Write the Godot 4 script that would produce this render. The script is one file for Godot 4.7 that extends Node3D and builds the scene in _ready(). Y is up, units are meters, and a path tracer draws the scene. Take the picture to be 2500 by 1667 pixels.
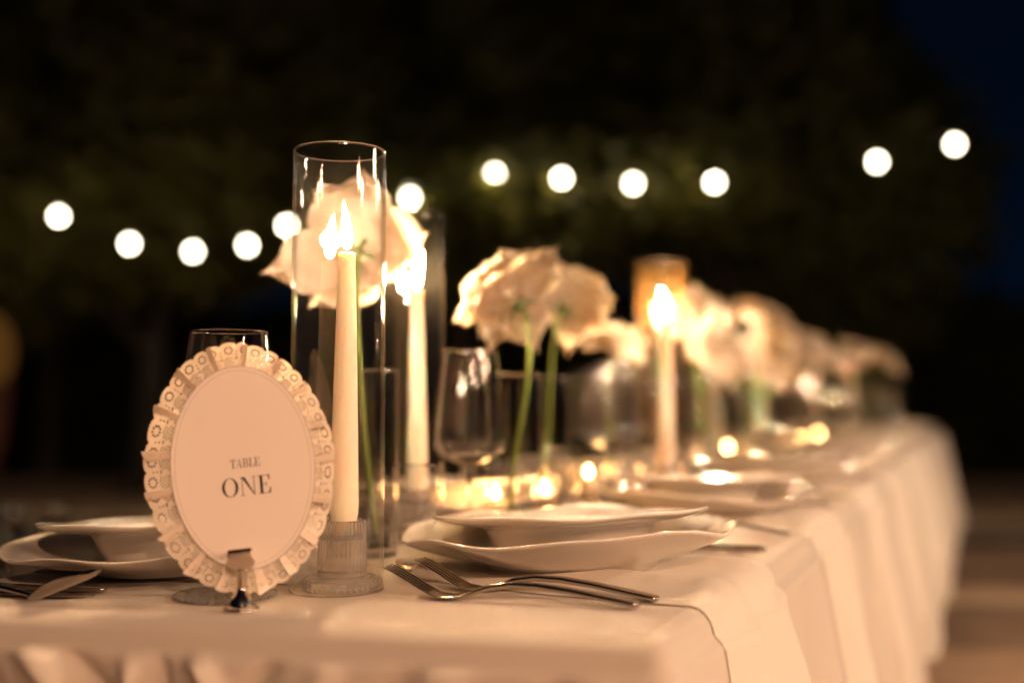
extends Node3D

# ---------------------------------------------------------------- mesh helper
class MB:
	var v := PackedVector3Array()
	var n := PackedVector3Array()
	var uv := PackedVector2Array()
	var idx := PackedInt32Array()

	# f(u, w) -> Vector3 with u, w in 0..1; the outside is du x dw
	func grid(f: Callable, nu: int, nw: int, wrap := false, flip := false, uvscale := Vector2.ONE, fuv = null) -> void:
		var base := v.size()
		var cols := nu + 1
		for j in nw + 1:
			for i in cols:
				var a := float(i) / nu
				var b := float(j) / nw
				v.append(f.call(0.0 if wrap and i == nu else a, b))
				n.append(Vector3.ZERO)
				uv.append(fuv.call(a, b) if fuv != null else Vector2(a, b) * uvscale)
		for j in nw:
			for i in nu:
				var a := base + j * cols + i
				quad(a, a + 1, a + cols + 1, a + cols, flip)
		if wrap:
			for j in nw + 1:
				var a := base + j * cols
				var s := n[a] + n[a + nu]
				n[a] = s
				n[a + nu] = s
		for k in range(base, v.size()):
			n[k] = n[k].normalized() if n[k].length() > 1e-12 else Vector3.UP

	func quad(a: int, b: int, c: int, d: int, flip := false) -> void:
		if flip:
			var t := b
			b = d
			d = t
		tri(a, b, c)
		tri(a, c, d)

	func tri(a: int, b: int, c: int) -> void:   # counter-clockwise in, clockwise out
		idx.append(a)
		idx.append(c)
		idx.append(b)
		var k := (v[b] - v[a]).cross(v[c] - v[a])
		n[a] += k
		n[b] += k
		n[c] += k

	# profile of (radius, height) points, from the bottom up along the outside
	func lathe(p: Array, segs := 48, at := Vector3.ZERO, rmod = null) -> void:
		for k in p.size() - 1:
			var d: Vector2 = p[k + 1] - p[k]
			if d.length() < 1e-7:
				continue
			var own := Vector2(d.y, -d.x).normalized()
			var n0 := own
			var n1 := own
			if k > 0:
				var e: Vector2 = p[k] - p[k - 1]
				var en := Vector2(e.y, -e.x).normalized()
				if en.dot(own) > 0.7:
					n0 = (en + own).normalized()
			if k < p.size() - 2:
				var e: Vector2 = p[k + 2] - p[k + 1]
				var en := Vector2(e.y, -e.x).normalized()
				if en.dot(own) > 0.7:
					n1 = (en + own).normalized()
			var base := v.size()
			for i in segs + 1:
				var t := TAU * (i % segs) / segs
				var m: float = rmod.call(t) if rmod != null else 1.0
				for q in 2:
					var r: Vector2 = p[k + q]
					var nn := n0 if q == 0 else n1
					v.append(at + Vector3(cos(t) * r.x * m, r.y, sin(t) * r.x * m))
					n.append(Vector3(cos(t) * nn.x, nn.y, sin(t) * nn.x))
					uv.append(Vector2(float(i) / segs, float(k + q) / p.size()))
			for i in segs:
				var a := base + i * 2
				for tr in [[a, a + 2, a + 3], [a, a + 3, a + 1]]:
					if v[tr[0]].distance_to(v[tr[1]]) > 1e-9 and v[tr[1]].distance_to(v[tr[2]]) > 1e-9 and v[tr[0]].distance_to(v[tr[2]]) > 1e-9:
						idx.append_array(PackedInt32Array(tr))

	# a tube along points with a radius each, closed at both ends
	func tube(pts: Array, rad: Array, segs := 10) -> void:
		var up := Vector3(0.123, 0.2, 0.97).normalized()
		var frames := []
		for k in pts.size():
			var d: Vector3 = (pts[mini(k + 1, pts.size() - 1)] - pts[maxi(k - 1, 0)]).normalized()
			var s := d.cross(up)
			if s.length() < 0.05:
				s = d.cross(Vector3.RIGHT)
			s = s.normalized()
			up = s.cross(d).normalized()
			frames.append([s, up])
		var m := pts.size() - 1
		grid(func(a, b):
			var k := int(round(b * (m + 2))) - 1
			var e := clampi(k, 0, m)
			var r: float = rad[e] if k == e else 0.0
			return pts[e] + (frames[e][0] * cos(TAU * a) + frames[e][1] * sin(TAU * a)) * r, segs, m + 2, true)

	# a flat bar along points: w wide along `side`, t thick, edges rounded
	func bar(pts: Array, w: Array, t: Array, side: Vector3, segs := 12) -> void:
		var m := pts.size() - 1
		grid(func(a, b):
			var k := int(round(b * (m + 2))) - 1
			var e := clampi(k, 0, m)
			var z: float = 1.0 if k == e else 0.0
			var d: Vector3 = (pts[mini(e + 1, m)] - pts[maxi(e - 1, 0)]).normalized()
			var up := side.cross(d).normalized()
			var c := cos(TAU * a)
			var s := sin(TAU * a)
			return pts[e] + side * (signf(c) * pow(absf(c), 0.6) * w[e] * 0.5 * z) + up * (signf(s) * pow(absf(s), 0.6) * t[e] * 0.5 * z), segs, m + 2, true, true)

	func ball(at: Vector3, r: Vector3, su := 16, sv := 10) -> void:
		grid(func(a, b):
			var p = PI * b
			return at + Vector3(sin(p) * cos(TAU * a) * r.x, -cos(p) * r.y, sin(p) * sin(TAU * a) * r.z), su, sv, true, true)

	func box(lo: Vector3, hi: Vector3) -> void:
		for ax in 3:
			for sg in [0, 1]:
				var base := v.size()
				var e1 := (ax + 1) % 3
				var e2 := (ax + 2) % 3
				for c in [[0, 0], [1, 0], [1, 1], [0, 1]]:
					var q := Vector3.ZERO
					q[ax] = hi[ax] if sg else lo[ax]
					q[e1] = hi[e1] if c[0] else lo[e1]
					q[e2] = hi[e2] if c[1] else lo[e2]
					v.append(q)
					n.append(Vector3.ZERO)
					uv.append(Vector2(c[0], c[1]))
				quad(base, base + 1, base + 2, base + 3, sg == 0)
				for q in 4:
					n[base + q] = n[base + q].normalized()

	# a flat outline in x, y given thickness in z
	func slab(outline: PackedVector2Array, z0: float, z1: float, fn = null) -> void:
		var t := Geometry2D.triangulate_polygon(outline)
		var area := 0.0
		for k in outline.size():
			area += outline[k].cross(outline[(k + 1) % outline.size()])
		for z in [z1, z0]:
			var base := v.size()
			for p in outline:
				v.append(fn.call(Vector3(p.x, p.y, z)) if fn != null else Vector3(p.x, p.y, z))
				n.append(Vector3.ZERO)
				uv.append(p)
			for k in range(0, t.size(), 3):
				var o := [t[k], t[k + 1], t[k + 2]]
				var turn := (outline[o[1]] - outline[o[0]]).cross(outline[o[2]] - outline[o[0]])
				if (turn > 0) == (z == z1):
					tri(base + o[0], base + o[1], base + o[2])
				else:
					tri(base + o[0], base + o[2], base + o[1])
			for q in outline.size():
				n[base + q] = n[base + q].normalized()
		for k in outline.size():
			var base := v.size()
			var a := outline[k]
			var b := outline[(k + 1) % outline.size()]
			for q in [Vector3(a.x, a.y, z0), Vector3(b.x, b.y, z0), Vector3(b.x, b.y, z1), Vector3(a.x, a.y, z1)]:
				v.append(fn.call(q) if fn != null else q)
				n.append(Vector3.ZERO)
				uv.append(Vector2(q.x, q.y))
			quad(base, base + 1, base + 2, base + 3, area < 0)
			for q in 4:
				n[base + q] = n[base + q].normalized()

	func mesh() -> ArrayMesh:
		var arr := []
		arr.resize(Mesh.ARRAY_MAX)
		arr[Mesh.ARRAY_VERTEX] = v
		arr[Mesh.ARRAY_NORMAL] = n
		arr[Mesh.ARRAY_TEX_UV] = uv
		arr[Mesh.ARRAY_INDEX] = idx
		var m := ArrayMesh.new()
		m.add_surface_from_arrays(Mesh.PRIMITIVE_TRIANGLES, arr)
		return m

# ---------------------------------------------------------------- naming
var used := {}

func numbered(called: String) -> String:
	used[called] = used.get(called, -1) + 1
	return called if used[called] == 0 else "%s_%03d" % [called, used[called]]

func tag(o: Node, label: String, category: String, group := "") -> Node:
	o.set_meta("label", label)
	o.set_meta("category", category)
	if group:
		o.set_meta("group", group)
	return o

func thing(called: String, label: String, category: String, at := Vector3.ZERO, turn := 0.0, group := "") -> Node3D:
	var o := Node3D.new()
	o.name = numbered(called)
	add_child(o)
	o.position = at
	o.rotation.y = turn
	tag(o, label, category, group)
	return o

func part(called: String, mb, m: Material, parent: Node) -> MeshInstance3D:
	var o := MeshInstance3D.new()
	o.mesh = mb.mesh() if mb is MB else mb
	o.material_override = m
	var k := 0
	var nm := called
	while parent.has_node(nm):
		k += 1
		nm = "%s_%03d" % [called, k]
	o.name = nm
	parent.add_child(o)
	return o

func struct(called: String, mb, m: Material) -> MeshInstance3D:
	var o := part(called, mb, m, self)
	o.set_meta("kind", "structure")
	return o

func dup(src: Node3D, label: String, at: Vector3, turn := 0.0) -> Node3D:
	var o: Node3D = src.duplicate()
	o.name = numbered(String(src.name).rstrip("0123456789").rstrip("_"))
	add_child(o)
	o.position = at
	o.rotation.y = turn
	o.set_meta("label", label)
	return o

# ---------------------------------------------------------------- materials
var M := {}

func lin(r: float, g: float, b: float) -> Color:
	return Color(r, g, b).linear_to_srgb()

func mat(r: float, g: float, b: float, rough := 0.8, metal := 0.0) -> StandardMaterial3D:
	var m := StandardMaterial3D.new()
	m.albedo_color = lin(r, g, b)
	m.roughness = rough
	m.metallic = metal
	return m

func glow(r: float, g: float, b: float, energy: float) -> StandardMaterial3D:
	var m := mat(0.0, 0.0, 0.0, 1.0)
	m.emission_enabled = true
	m.emission = lin(r, g, b)
	m.emission_energy_multiplier = energy
	return m

func noise_tex(freq: float, size := 256, octaves := 4, sd := 1) -> NoiseTexture2D:
	var fn := FastNoiseLite.new()
	fn.seed = sd
	fn.frequency = freq
	fn.fractal_octaves = octaves
	var t := NoiseTexture2D.new()
	t.noise = fn
	t.width = size
	t.height = size
	t.seamless = true
	return t

func make_materials() -> void:
	var cloth := mat(0.51, 0.45, 0.38, 0.9)
	cloth.uv1_triplanar = true
	cloth.uv1_world_triplanar = true
	cloth.uv1_scale = Vector3(9, 9, 9)
	cloth.heightmap_enabled = true
	cloth.heightmap_texture = noise_tex(0.02, 512, 5, 3)
	cloth.heightmap_scale = 0.02
	cloth.rim_enabled = true
	cloth.rim = 0.25
	M.cloth = cloth
	var napkin: StandardMaterial3D = cloth.duplicate()
	napkin.albedo_color = lin(0.62, 0.56, 0.48)
	napkin.uv1_scale = Vector3(14, 14, 14)
	napkin.heightmap_scale = 0.01
	M.napkin = napkin
	var ceramic := mat(0.74, 0.68, 0.60, 0.20)
	ceramic.clearcoat_enabled = true
	ceramic.clearcoat = 0.6
	ceramic.clearcoat_roughness = 0.04
	M.ceramic = ceramic
	var pane := mat(1, 1, 1, 0.0)
	pane.transparency = BaseMaterial3D.TRANSPARENCY_ALPHA
	pane.albedo_color.a = 0.0
	M.pane = pane
	var dusty: StandardMaterial3D = pane.duplicate()
	dusty.albedo_color = Color(lin(0.8, 0.7, 0.55), 0.0008)
	M.dusty = dusty
	var amber: StandardMaterial3D = pane.duplicate()
	amber.albedo_color = Color(lin(0.75, 0.36, 0.10), 0.009)
	M.amber = amber
	var crystal := mat(1, 1, 1, 0.0)
	crystal.refraction_enabled = true
	crystal.refraction_scale = 0.05
	crystal.albedo_color.a = 0.0
	M.crystal = crystal
	var cut: StandardMaterial3D = crystal.duplicate()
	cut.albedo_color = Color(lin(0.9, 0.85, 0.8), 0.12)
	M.cut = cut
	var water := mat(0.98, 0.98, 0.96, 0.0)
	water.refraction_enabled = true
	water.refraction_scale = 0.033
	water.albedo_color.a = 0.0
	M.water = water
	var wax := mat(0.86, 0.78, 0.62, 0.45)
	wax.subsurf_scatter_enabled = true
	wax.subsurf_scatter_strength = 0.7
	M.wax = wax
	M.wick = mat(0.02, 0.015, 0.012, 0.9)
	M.flame = glow(1.0, 1.0, 1.0, 1500.0)
	var fi := Image.create(4, 64, false, Image.FORMAT_RGBF)
	for y in 64:
		var t := y / 63.0
		var body := Color(1.0, 0.49, 0.16)
		var c := Color(0.0006, 0.0010, 0.0030).lerp(body, smoothstep(0.05, 0.26, t))
		c = c.lerp(Color(0.55, 0.30, 0.09), smoothstep(0.8, 1.0, t))
		for x in 4:
			fi.set_pixel(x, y, c.linear_to_srgb())
	M.flame.emission_operator = BaseMaterial3D.EMISSION_OP_MULTIPLY
	M.flame.emission_texture = ImageTexture.create_from_image(fi)
	M.small_flame = glow(1.0, 0.50, 0.17, 95.0)
	M.votive_wax = mat(0.42, 0.29, 0.17, 0.5)
	M.foil = mat(0.75, 0.72, 0.68, 0.3, 1.0)
	M.steel = mat(0.50, 0.45, 0.40, 0.16, 1.0)
	M.silver = mat(0.80, 0.75, 0.66, 0.14, 1.0)
	M.satin = mat(0.85, 0.78, 0.68, 0.48, 1.0)
	M.dark_metal = mat(0.03, 0.03, 0.028, 0.5, 0.6)
	var petal := mat(0.51, 0.46, 0.385, 0.65)
	petal.backlight_enabled = true
	petal.backlight = lin(0.9, 0.74, 0.46)
	M.petal = petal
	var stem := mat(0.14, 0.20, 0.03, 0.5)
	stem.backlight_enabled = true
	stem.backlight = lin(0.2, 0.25, 0.05)
	M.stem = stem
	M.sepal = mat(0.07, 0.10, 0.025, 0.6)
	var card := mat(0.88, 0.79, 0.69, 0.75)
	M.card = card
	M.ink = mat(0.02, 0.015, 0.015, 0.6)
	M.grey_ink = mat(0.17, 0.14, 0.12, 0.6)
	M.faint_ink = mat(0.42, 0.37, 0.34, 0.6)
	var lace := mat(0.88, 0.79, 0.68, 0.9)
	lace.albedo_texture = lace_texture()
	lace.transparency = BaseMaterial3D.TRANSPARENCY_ALPHA_SCISSOR
	lace.alpha_scissor_threshold = 0.5
	lace.backlight_enabled = true
	lace.backlight = lin(0.5, 0.45, 0.36)
	M.lace = lace
	M.bulb = glow(1.0, 0.86, 0.62, 26.0)
	M.lamp = glow(1.0, 0.565, 0.34, 850.0)
	M.side_lamp = glow(1.0, 0.72, 0.50, 700.0)
	M.enamel = mat(0.7, 0.68, 0.64, 0.4)
	M.socket = mat(0.02, 0.02, 0.02, 0.6)
	M.cable = mat(0.015, 0.015, 0.015, 0.7)
	M.bark = mat(0.025, 0.018, 0.012, 0.9)
	for c in [["leaf", 0.032, 0.036, 0.004], ["leaf_light", 0.052, 0.050, 0.005], ["leaf_red", 0.08, 0.03, 0.012]]:
		var lf := mat(c[1], c[2], c[3], 0.6)
		lf.backlight_enabled = true
		lf.backlight = lin(0.3, 0.3, 0.06)
		M[c[0]] = lf
	var grd := mat(0.035, 0.032, 0.02, 0.95)
	M.ground = grd
	M.planks = []
	var rng := RandomNumberGenerator.new()
	rng.seed = 77
	for k in 7:
		var b: float = [0.12, 0.30, 0.18, 0.42, 0.50, 0.26, 0.08][k]
		var p := mat(1, 1, 1, 0.6)
		var g := GradientTexture1D.new()
		var fn := noise_tex(0.012, 256, 5, 20 + k)
		var ramp := Gradient.new()
		ramp.set_color(0, lin(b * 0.8, b * 0.52, b * 0.33))
		ramp.set_color(1, lin(minf(b * 1.8, 0.7), b * 1.15, b * 0.72))
		fn.color_ramp = ramp
		p.albedo_texture = fn
		p.uv1_scale = Vector3(0.6, 3.0, 1)
		M.planks.append(p)
	M.table = mat(0.2, 0.13, 0.08, 0.6)
	M.stand = mat(0.03, 0.025, 0.022, 0.5)
	M.paper = glow(0.9, 0.34, 0.05, 0.055)
	M.red_paint = mat(0.06, 0.012, 0.006, 0.6)

func lace_texture() -> ImageTexture:
	var w := 256
	var h := 256
	var im := Image.create(w, h, false, Image.FORMAT_RGBA8)
	var holes := []   # x, y, radius in tile units, y from the card outwards; the tile holds two scallops
	for s in 2:
		var cx := 0.25 + 0.5 * s
		for k in 9:
			var t := TAU * k / 9.0
			holes.append([cx + 0.115 * cos(t), 0.76 + 0.105 * sin(t), 0.027])
		for row in 4:
			for k in range(-2, 3):
				var spread := 0.062 + 0.006 * row
				holes.append([cx + (k + 0.5 * (row % 2)) * spread, 0.55 - row * 0.070 - absf(k) * 0.014, 0.021])
		holes.append([cx + 0.25, 0.72, 0.020])
		holes.append([cx + 0.25, 0.62, 0.022])
		holes.append([cx + 0.25, 0.51, 0.018])
		holes.append([cx + 0.22, 0.52, 0.020])
		holes.append([cx - 0.22, 0.52, 0.020])
		for k in 6:
			holes.append([cx - 0.22 + k * 0.085, 0.09, 0.030])
	for y in h:
		for x in w:
			var u := (x + 0.5) / w
			var q := (y + 0.5) / h
			var sc := fposmod(u * 2.0, 1.0) - 0.5
			var edge := 0.885 + 0.105 * sqrt(maxf(0.0, 1.0 - pow(absf(sc) * 2.0, 2.2))) + 0.012 * cos(TAU * u * 14.0)
			var a := 1.0 if q < edge else 0.0
			if q > 0.165 and q < 0.185 and fposmod(u * 24.0, 1.0) < 0.8:
				a = 0.0
			if a > 0.0:
				for o in holes:
					var dx := absf(u - o[0])
					dx = minf(dx, 1.0 - dx)
					var dy: float = (q - o[1])
					if dx < 0.06 and absf(dy) < 0.06 and dx * dx + dy * dy * 0.8 < o[2] * o[2]:
						a = 0.0
						break
			im.set_pixel(x, y, Color(1, 1, 1, a))
	return ImageTexture.create_from_image(im)

# ---------------------------------------------------------------- the table's own frame
const TOP := 0.75
const DROP := 0.50
const ROUND := 0.021
const CORNER := Vector2(0.1144, -0.8467)
const ALONG := Vector2(0.3880, -0.9217)
const ACROSS := Vector2(-0.9217, -0.3880)
const LONG := 5.9
const WIDE := 0.72

func tp(a: float, b: float, h := 0.0) -> Vector3:
	var p := CORNER + ALONG * a + ACROSS * b
	return Vector3(p.x, TOP + h, p.y)

func on(x: float, d: float, h := 0.0) -> Vector3:
	return Vector3(x, TOP + h, -d)

func axis_turn() -> float:   # turns a thing's +x to the table's long axis
	return atan2(-ALONG.y, ALONG.x)

func fold_side(s: float, w: float) -> float:
	var q := s / 0.34 + 0.22 * sin(TAU * s / 1.27) + 0.13 * sin(TAU * s / 0.71 + 1.0)
	var p := 0.62 * sin(TAU * q) + 0.20 * sin(TAU * s / 0.19 + 2.0 * sin(TAU * s / 0.9)) * smoothstep(0.05, 0.3, w) + 0.25 * sin(TAU * s / 0.83 + 0.6)
	var deep := smoothstep(0.0, 0.30, w)
	return 0.012 + 0.055 * w + (0.006 + 0.040 * deep) * smoothstep(0.0, 0.08, w) * (p * 0.8 + 0.35)

var front_ridges := [
	[0.150, -0.002, 0.235, 0.075, 0.012, 0.010], [0.195, 0.010, 0.275, 0.085, -0.009, 0.010], [0.262, 0.012, 0.280, 0.090, 0.008, 0.006], [0.292, 0.006, 0.302, 0.090, -0.006, 0.006],
	[0.318, 0.008, 0.345, 0.048, 0.009, 0.006], [0.345, 0.048, 0.362, 0.100, 0.010, 0.008], [0.402, 0.014, 0.362, 0.052, -0.006, 0.006], [0.452, 0.016, 0.410, 0.060, 0.006, 0.009],
	[0.520, 0.012, 0.452, 0.080, -0.006, 0.009], [0.555, 0.010, 0.480, 0.085, 0.007, 0.011], [0.640, 0.016, 0.588, 0.070, -0.008, 0.009], [0.665, 0.015, 0.612, 0.090, 0.008, 0.010],
	[0.704, 0.012, 0.722, 0.070, 0.009, 0.007], [0.10, 0.005, 0.16, 0.09, -0.009, 0.012], [0.06, 0.006, 0.10, 0.10, 0.010, 0.012],
]

func fold_front(s: float, w: float) -> float:
	var d := 0.006 + 0.05 * w
	for r in front_ridges:
		var a := Vector2(r[0], r[1])
		var e := Vector2(r[2], r[3]) - a
		var p := Vector2(s, w + 0.011) - a
		var t := p.dot(e) / e.length_squared()
		var tc := clampf(t, 0.0, 3.0)
		var dist := (p - e * tc).length()
		d += 1.5 * r[4] * exp(-pow(dist / (r[5] + 0.003), 2.0)) * smoothstep(-0.1, 0.5, t) * smoothstep(0.0, 0.012, w)
	return d + 0.02 * smoothstep(0.08, 0.4, w) * sin(TAU * s / 0.23)

var inset := []   # the corners of the flat top

func side_out(edge: int, a: float, w: float) -> float:
	var s: float = a - inset[0].x if edge == 0 else inset[2].x - a
	var le: float = inset[1].x - inset[0].x if edge == 0 else inset[2].x - inset[3].x
	return lerpf(0.004 + 0.20 * w, fold_side(s + 3.0 * edge, w), smoothstep(0.0, 0.22, minf(s, le - s))) * smoothstep(0.0, 0.012, w)

func build_tablecloth() -> void:
	var c := [Vector2(0.010, 0), Vector2(LONG, 0), Vector2(LONG, WIDE), Vector2(-0.128, WIDE)]
	var nrm := []
	for k in 4:
		var e: Vector2 = (c[(k + 1) % 4] - c[k]).normalized()
		nrm.append(Vector2(e.y, -e.x))
	var inner := []
	for k in 4:
		var n0: Vector2 = nrm[(k + 3) % 4]
		var n1: Vector2 = nrm[k]
		inner.append(c[k] - (n0 + n1) * ROUND / (1.0 + n0.dot(n1)))
	inset = inner
	var ring := []   # point, outward, edge, s, length
	for k in 4:
		var n0: Vector2 = nrm[(k + 3) % 4]
		var n1: Vector2 = nrm[k]
		for i in range(1, 10):
			ring.append([inner[k], n0.slerp(n1, i / 10.0), -1, 0.0, 1.0])
		var p: Vector2 = inner[k]
		var q: Vector2 = inner[(k + 1) % 4]
		var le := p.distance_to(q)
		var m := int(le / [0.010, 0.02, 0.03, 0.0028][k])
		for i in m + 1:
			ring.append([p.lerp(q, float(i) / m), nrm[k], k, le * i / m, le])
	var rows := [0.0, 0.25, 0.5, 0.75, 1.0]
	for k in range(1, 21):
		rows.append(1.0 + 0.004 * k / DROP)
	for k in range(1, 29):
		rows.append(1.0 + (0.08 + 0.42 * k / 28.0) / DROP)
	var mb := MB.new()
	var f := func(a, b):
		var o: Array = ring[int(round(a * ring.size())) % ring.size()]
		var r: float = rows[int(round(b * (rows.size() - 1)))]
		var out := ROUND
		var y := -ROUND
		if r <= 1.0:
			out = ROUND * sin(r * PI / 2)
			y = -ROUND * (1.0 - cos(r * PI / 2))
		else:
			var w := (r - 1.0) * DROP
			y = -ROUND - w
			var flare := 0.004 + 0.20 * w
			var d := flare
			if o[2] >= 0:
				var side: float = fold_front(o[3], w) if o[2] == 3 else fold_side(o[3] + 3.0 * o[2], w)
				d = lerpf(flare, side, smoothstep(0.0, 0.10 if o[2] == 3 else 0.22, minf(o[3], o[4] - o[3])))
			out += d * smoothstep(0.0, 0.012, w)
			if w > DROP - 0.02:
				y += 0.02 * sin(o[3] * 9.0) * (w - DROP + 0.02) / 0.02
		var p: Vector2 = o[0] + o[1] * out
		return tp(p.x, p.y, y)
	mb.grid(f, ring.size(), rows.size() - 1, true, false)
	var fn := FastNoiseLite.new()
	fn.seed = 5
	fn.frequency = 5.0
	var top := func(a, b):
		var p: Vector2 = inner[0].lerp(inner[1], a).lerp(inner[3].lerp(inner[2], a), b)
		var h := fn.get_noise_2d(p.x, p.y * 2.0) * 0.0012 * smoothstep(0.0, 0.06, minf(minf(a * 5.0, 5.0 - a * 5.0), minf(b, 1.0 - b)))
		return tp(p.x, p.y, h)
	mb.grid(top, 420, 50)
	var o := thing("tablecloth", "long cream tablecloth hanging in folds to near the floor", "tablecloth")
	part("cloth", mb, M.cloth, o)
	# the table under it
	var t := thing("banquet_table", "long narrow wooden table hidden under the cream cloth", "table")
	var tb := MB.new()
	tb.slab(PackedVector2Array([Vector2(0.03, 0.03), Vector2(LONG - 0.03, 0.03), Vector2(LONG - 0.03, WIDE - 0.03), Vector2(-0.10, WIDE - 0.03)]), -0.045, -0.006, func(q): return tp(q.x, q.y, q.z))
	part("tabletop", tb, M.table, t)
	for a in [0.12, 2.0, 3.9, 5.75]:
		for b in [0.10, WIDE - 0.10]:
			var lg := MB.new()
			var foot := tp(a, b)
			lg.box(Vector3(foot.x - 0.025, 0.033, foot.z - 0.025), Vector3(foot.x + 0.025, TOP - 0.045, foot.z + 0.025))
			part("leg", lg, M.table, t)

# a napkin: from under the charger over the table's edge; side 0 the near-right edge, 1 the far-left one
func build_napkin(a0: float, wide: float, hang: float, side: int, label: String, sd: int) -> void:
	var fn := FastNoiseLite.new()
	fn.seed = sd
	fn.frequency = 9.0
	var reach := 0.30
	var total := reach + ROUND * PI / 2 + hang
	var mb := MB.new()
	var f := func(u, w):
		var l: float = w * total
		var b0 := ROUND + reach - l   # distance from the edge, on the top
		var a: float = a0 + (u - 0.5) * wide * (1.0 - 0.25 * smoothstep(0.25, 0.0, w)) + 0.007 * fn.get_noise_2d(l * 0.4, u * 0.06)
		var edge_lift := 0.0070 + 0.0020 * fn.get_noise_2d(a * 1.2, l * 1.2) + 0.010 * exp(-pow((u - 0.24) / 0.09, 2.0)) * smoothstep(0.10, 0.24, w) + 0.012 * exp(-pow((u - 0.62) / 0.12, 2.0)) * smoothstep(0.20, 0.30, w) * smoothstep(0.75, 0.5, w)
		var flat := smoothstep(0.0, 0.12, minf(u, 1.0 - u))
		edge_lift = lerpf(0.0012, edge_lift, flat)
		var out := 0.0
		var y := 0.0
		if l <= reach:
			out = -l
			out = ROUND - (ROUND + reach - l) 
			y = edge_lift
			out = -(b0 - ROUND)
		elif l <= reach + ROUND * PI / 2:
			var t := (l - reach) / ROUND
			out = (ROUND + edge_lift) * sin(t)
			y = -ROUND + (ROUND + edge_lift) * cos(t)
		else:
			var d := l - reach - ROUND * PI / 2
			out = ROUND + edge_lift + side_out(side * 2, a, d) + flat * 0.004 * smoothstep(0.0, 0.12, d) * (1.0 + sin(u * 11.0 + sd))
			y = -ROUND - d
		var b := ROUND - out
		return tp(a, b if side == 0 else WIDE - b, y)
	mb.grid(f, 44, 120, false, side == 0)
	var o := thing("napkin", label, "napkin", Vector3.ZERO, 0.0, "napkins under the charger plates")
	part("fabric", mb, M.napkin, o)

# ---------------------------------------------------------------- tableware
func make_charger() -> Node3D:
	var o := thing("charger_plate", "", "plate", Vector3.ZERO, 0.0, "wavy white charger plates")
	var prof := [Vector2(0.0, 0.006), Vector2(0.080, 0.005), Vector2(0.086, 0.000), Vector2(0.092, 0.001), Vector2(0.100, 0.010), Vector2(0.118, 0.0165), Vector2(0.140, 0.026), Vector2(0.160, 0.036), Vector2(0.172, 0.0425), Vector2(0.1755, 0.0455), Vector2(0.1752, 0.0475), Vector2(0.172, 0.0475), Vector2(0.158, 0.041), Vector2(0.138, 0.031), Vector2(0.115, 0.0215), Vector2(0.098, 0.0155), Vector2(0.085, 0.012), Vector2(0.05, 0.0105), Vector2(0.0, 0.010)]
	var m := prof.size() - 1
	var mb := MB.new()
	mb.grid(func(a, b):
		var t: float = TAU * a
		var p: Vector2 = prof[int(round(b * m))]
		var k := smoothstep(0.09, 0.175, p.x)
		var r := p.x * (1.0 + k * (0.022 * sin(3.0 * t + 0.6) + 0.014 * sin(5.0 * t + 2.0) + 0.008 * sin(9.0 * t)))
		var h := p.y * 0.90 + k * (0.0042 * sin(2.0 * t + 2.4) + 0.0030 * sin(5.0 * t + 0.7) + 0.0016 * sin(8.0 * t + 1.0))
		return Vector3(cos(t) * r, h, sin(t) * r), 120, m, true, true)
	part("body", mb, M.ceramic, o)
	return o

func make_bowl() -> Node3D:
	var o := thing("rimmed_bowl", "", "bowl", Vector3.ZERO, 0.0, "white rimmed bowls on the charger plates")
	var prof := [Vector2(0.0, 0.004), Vector2(0.066, 0.003), Vector2(0.070, 0.0), Vector2(0.074, 0.002), Vector2(0.080, 0.014), Vector2(0.0865, 0.032), Vector2(0.090, 0.0395), Vector2(0.098, 0.0425), Vector2(0.120, 0.0455), Vector2(0.136, 0.0495), Vector2(0.1425, 0.0535), Vector2(0.1445, 0.0565), Vector2(0.1435, 0.0590), Vector2(0.140, 0.0588), Vector2(0.120, 0.0535), Vector2(0.097, 0.0490), Vector2(0.088, 0.0455), Vector2(0.082, 0.034), Vector2(0.075, 0.014), Vector2(0.066, 0.008), Vector2(0.0, 0.007)]
	var m := prof.size() - 1
	var mb := MB.new()
	mb.grid(func(a, b):
		var t: float = TAU * a
		var p: Vector2 = prof[int(round(b * m))]
		var k := smoothstep(0.09, 0.145, p.x)
		var r := p.x * (1.0 + k * (0.012 * sin(2.0 * t + 0.3) + 0.008 * sin(5.0 * t + 1.1)))
		var h := p.y * 0.74 + k * (0.0018 * sin(3.0 * t + 0.2) + 0.0010 * sin(7.0 * t))
		return Vector3(cos(t) * r, h, sin(t) * r), 120, m, true, true)
	part("body", mb, M.ceramic, o)
	return o

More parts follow.
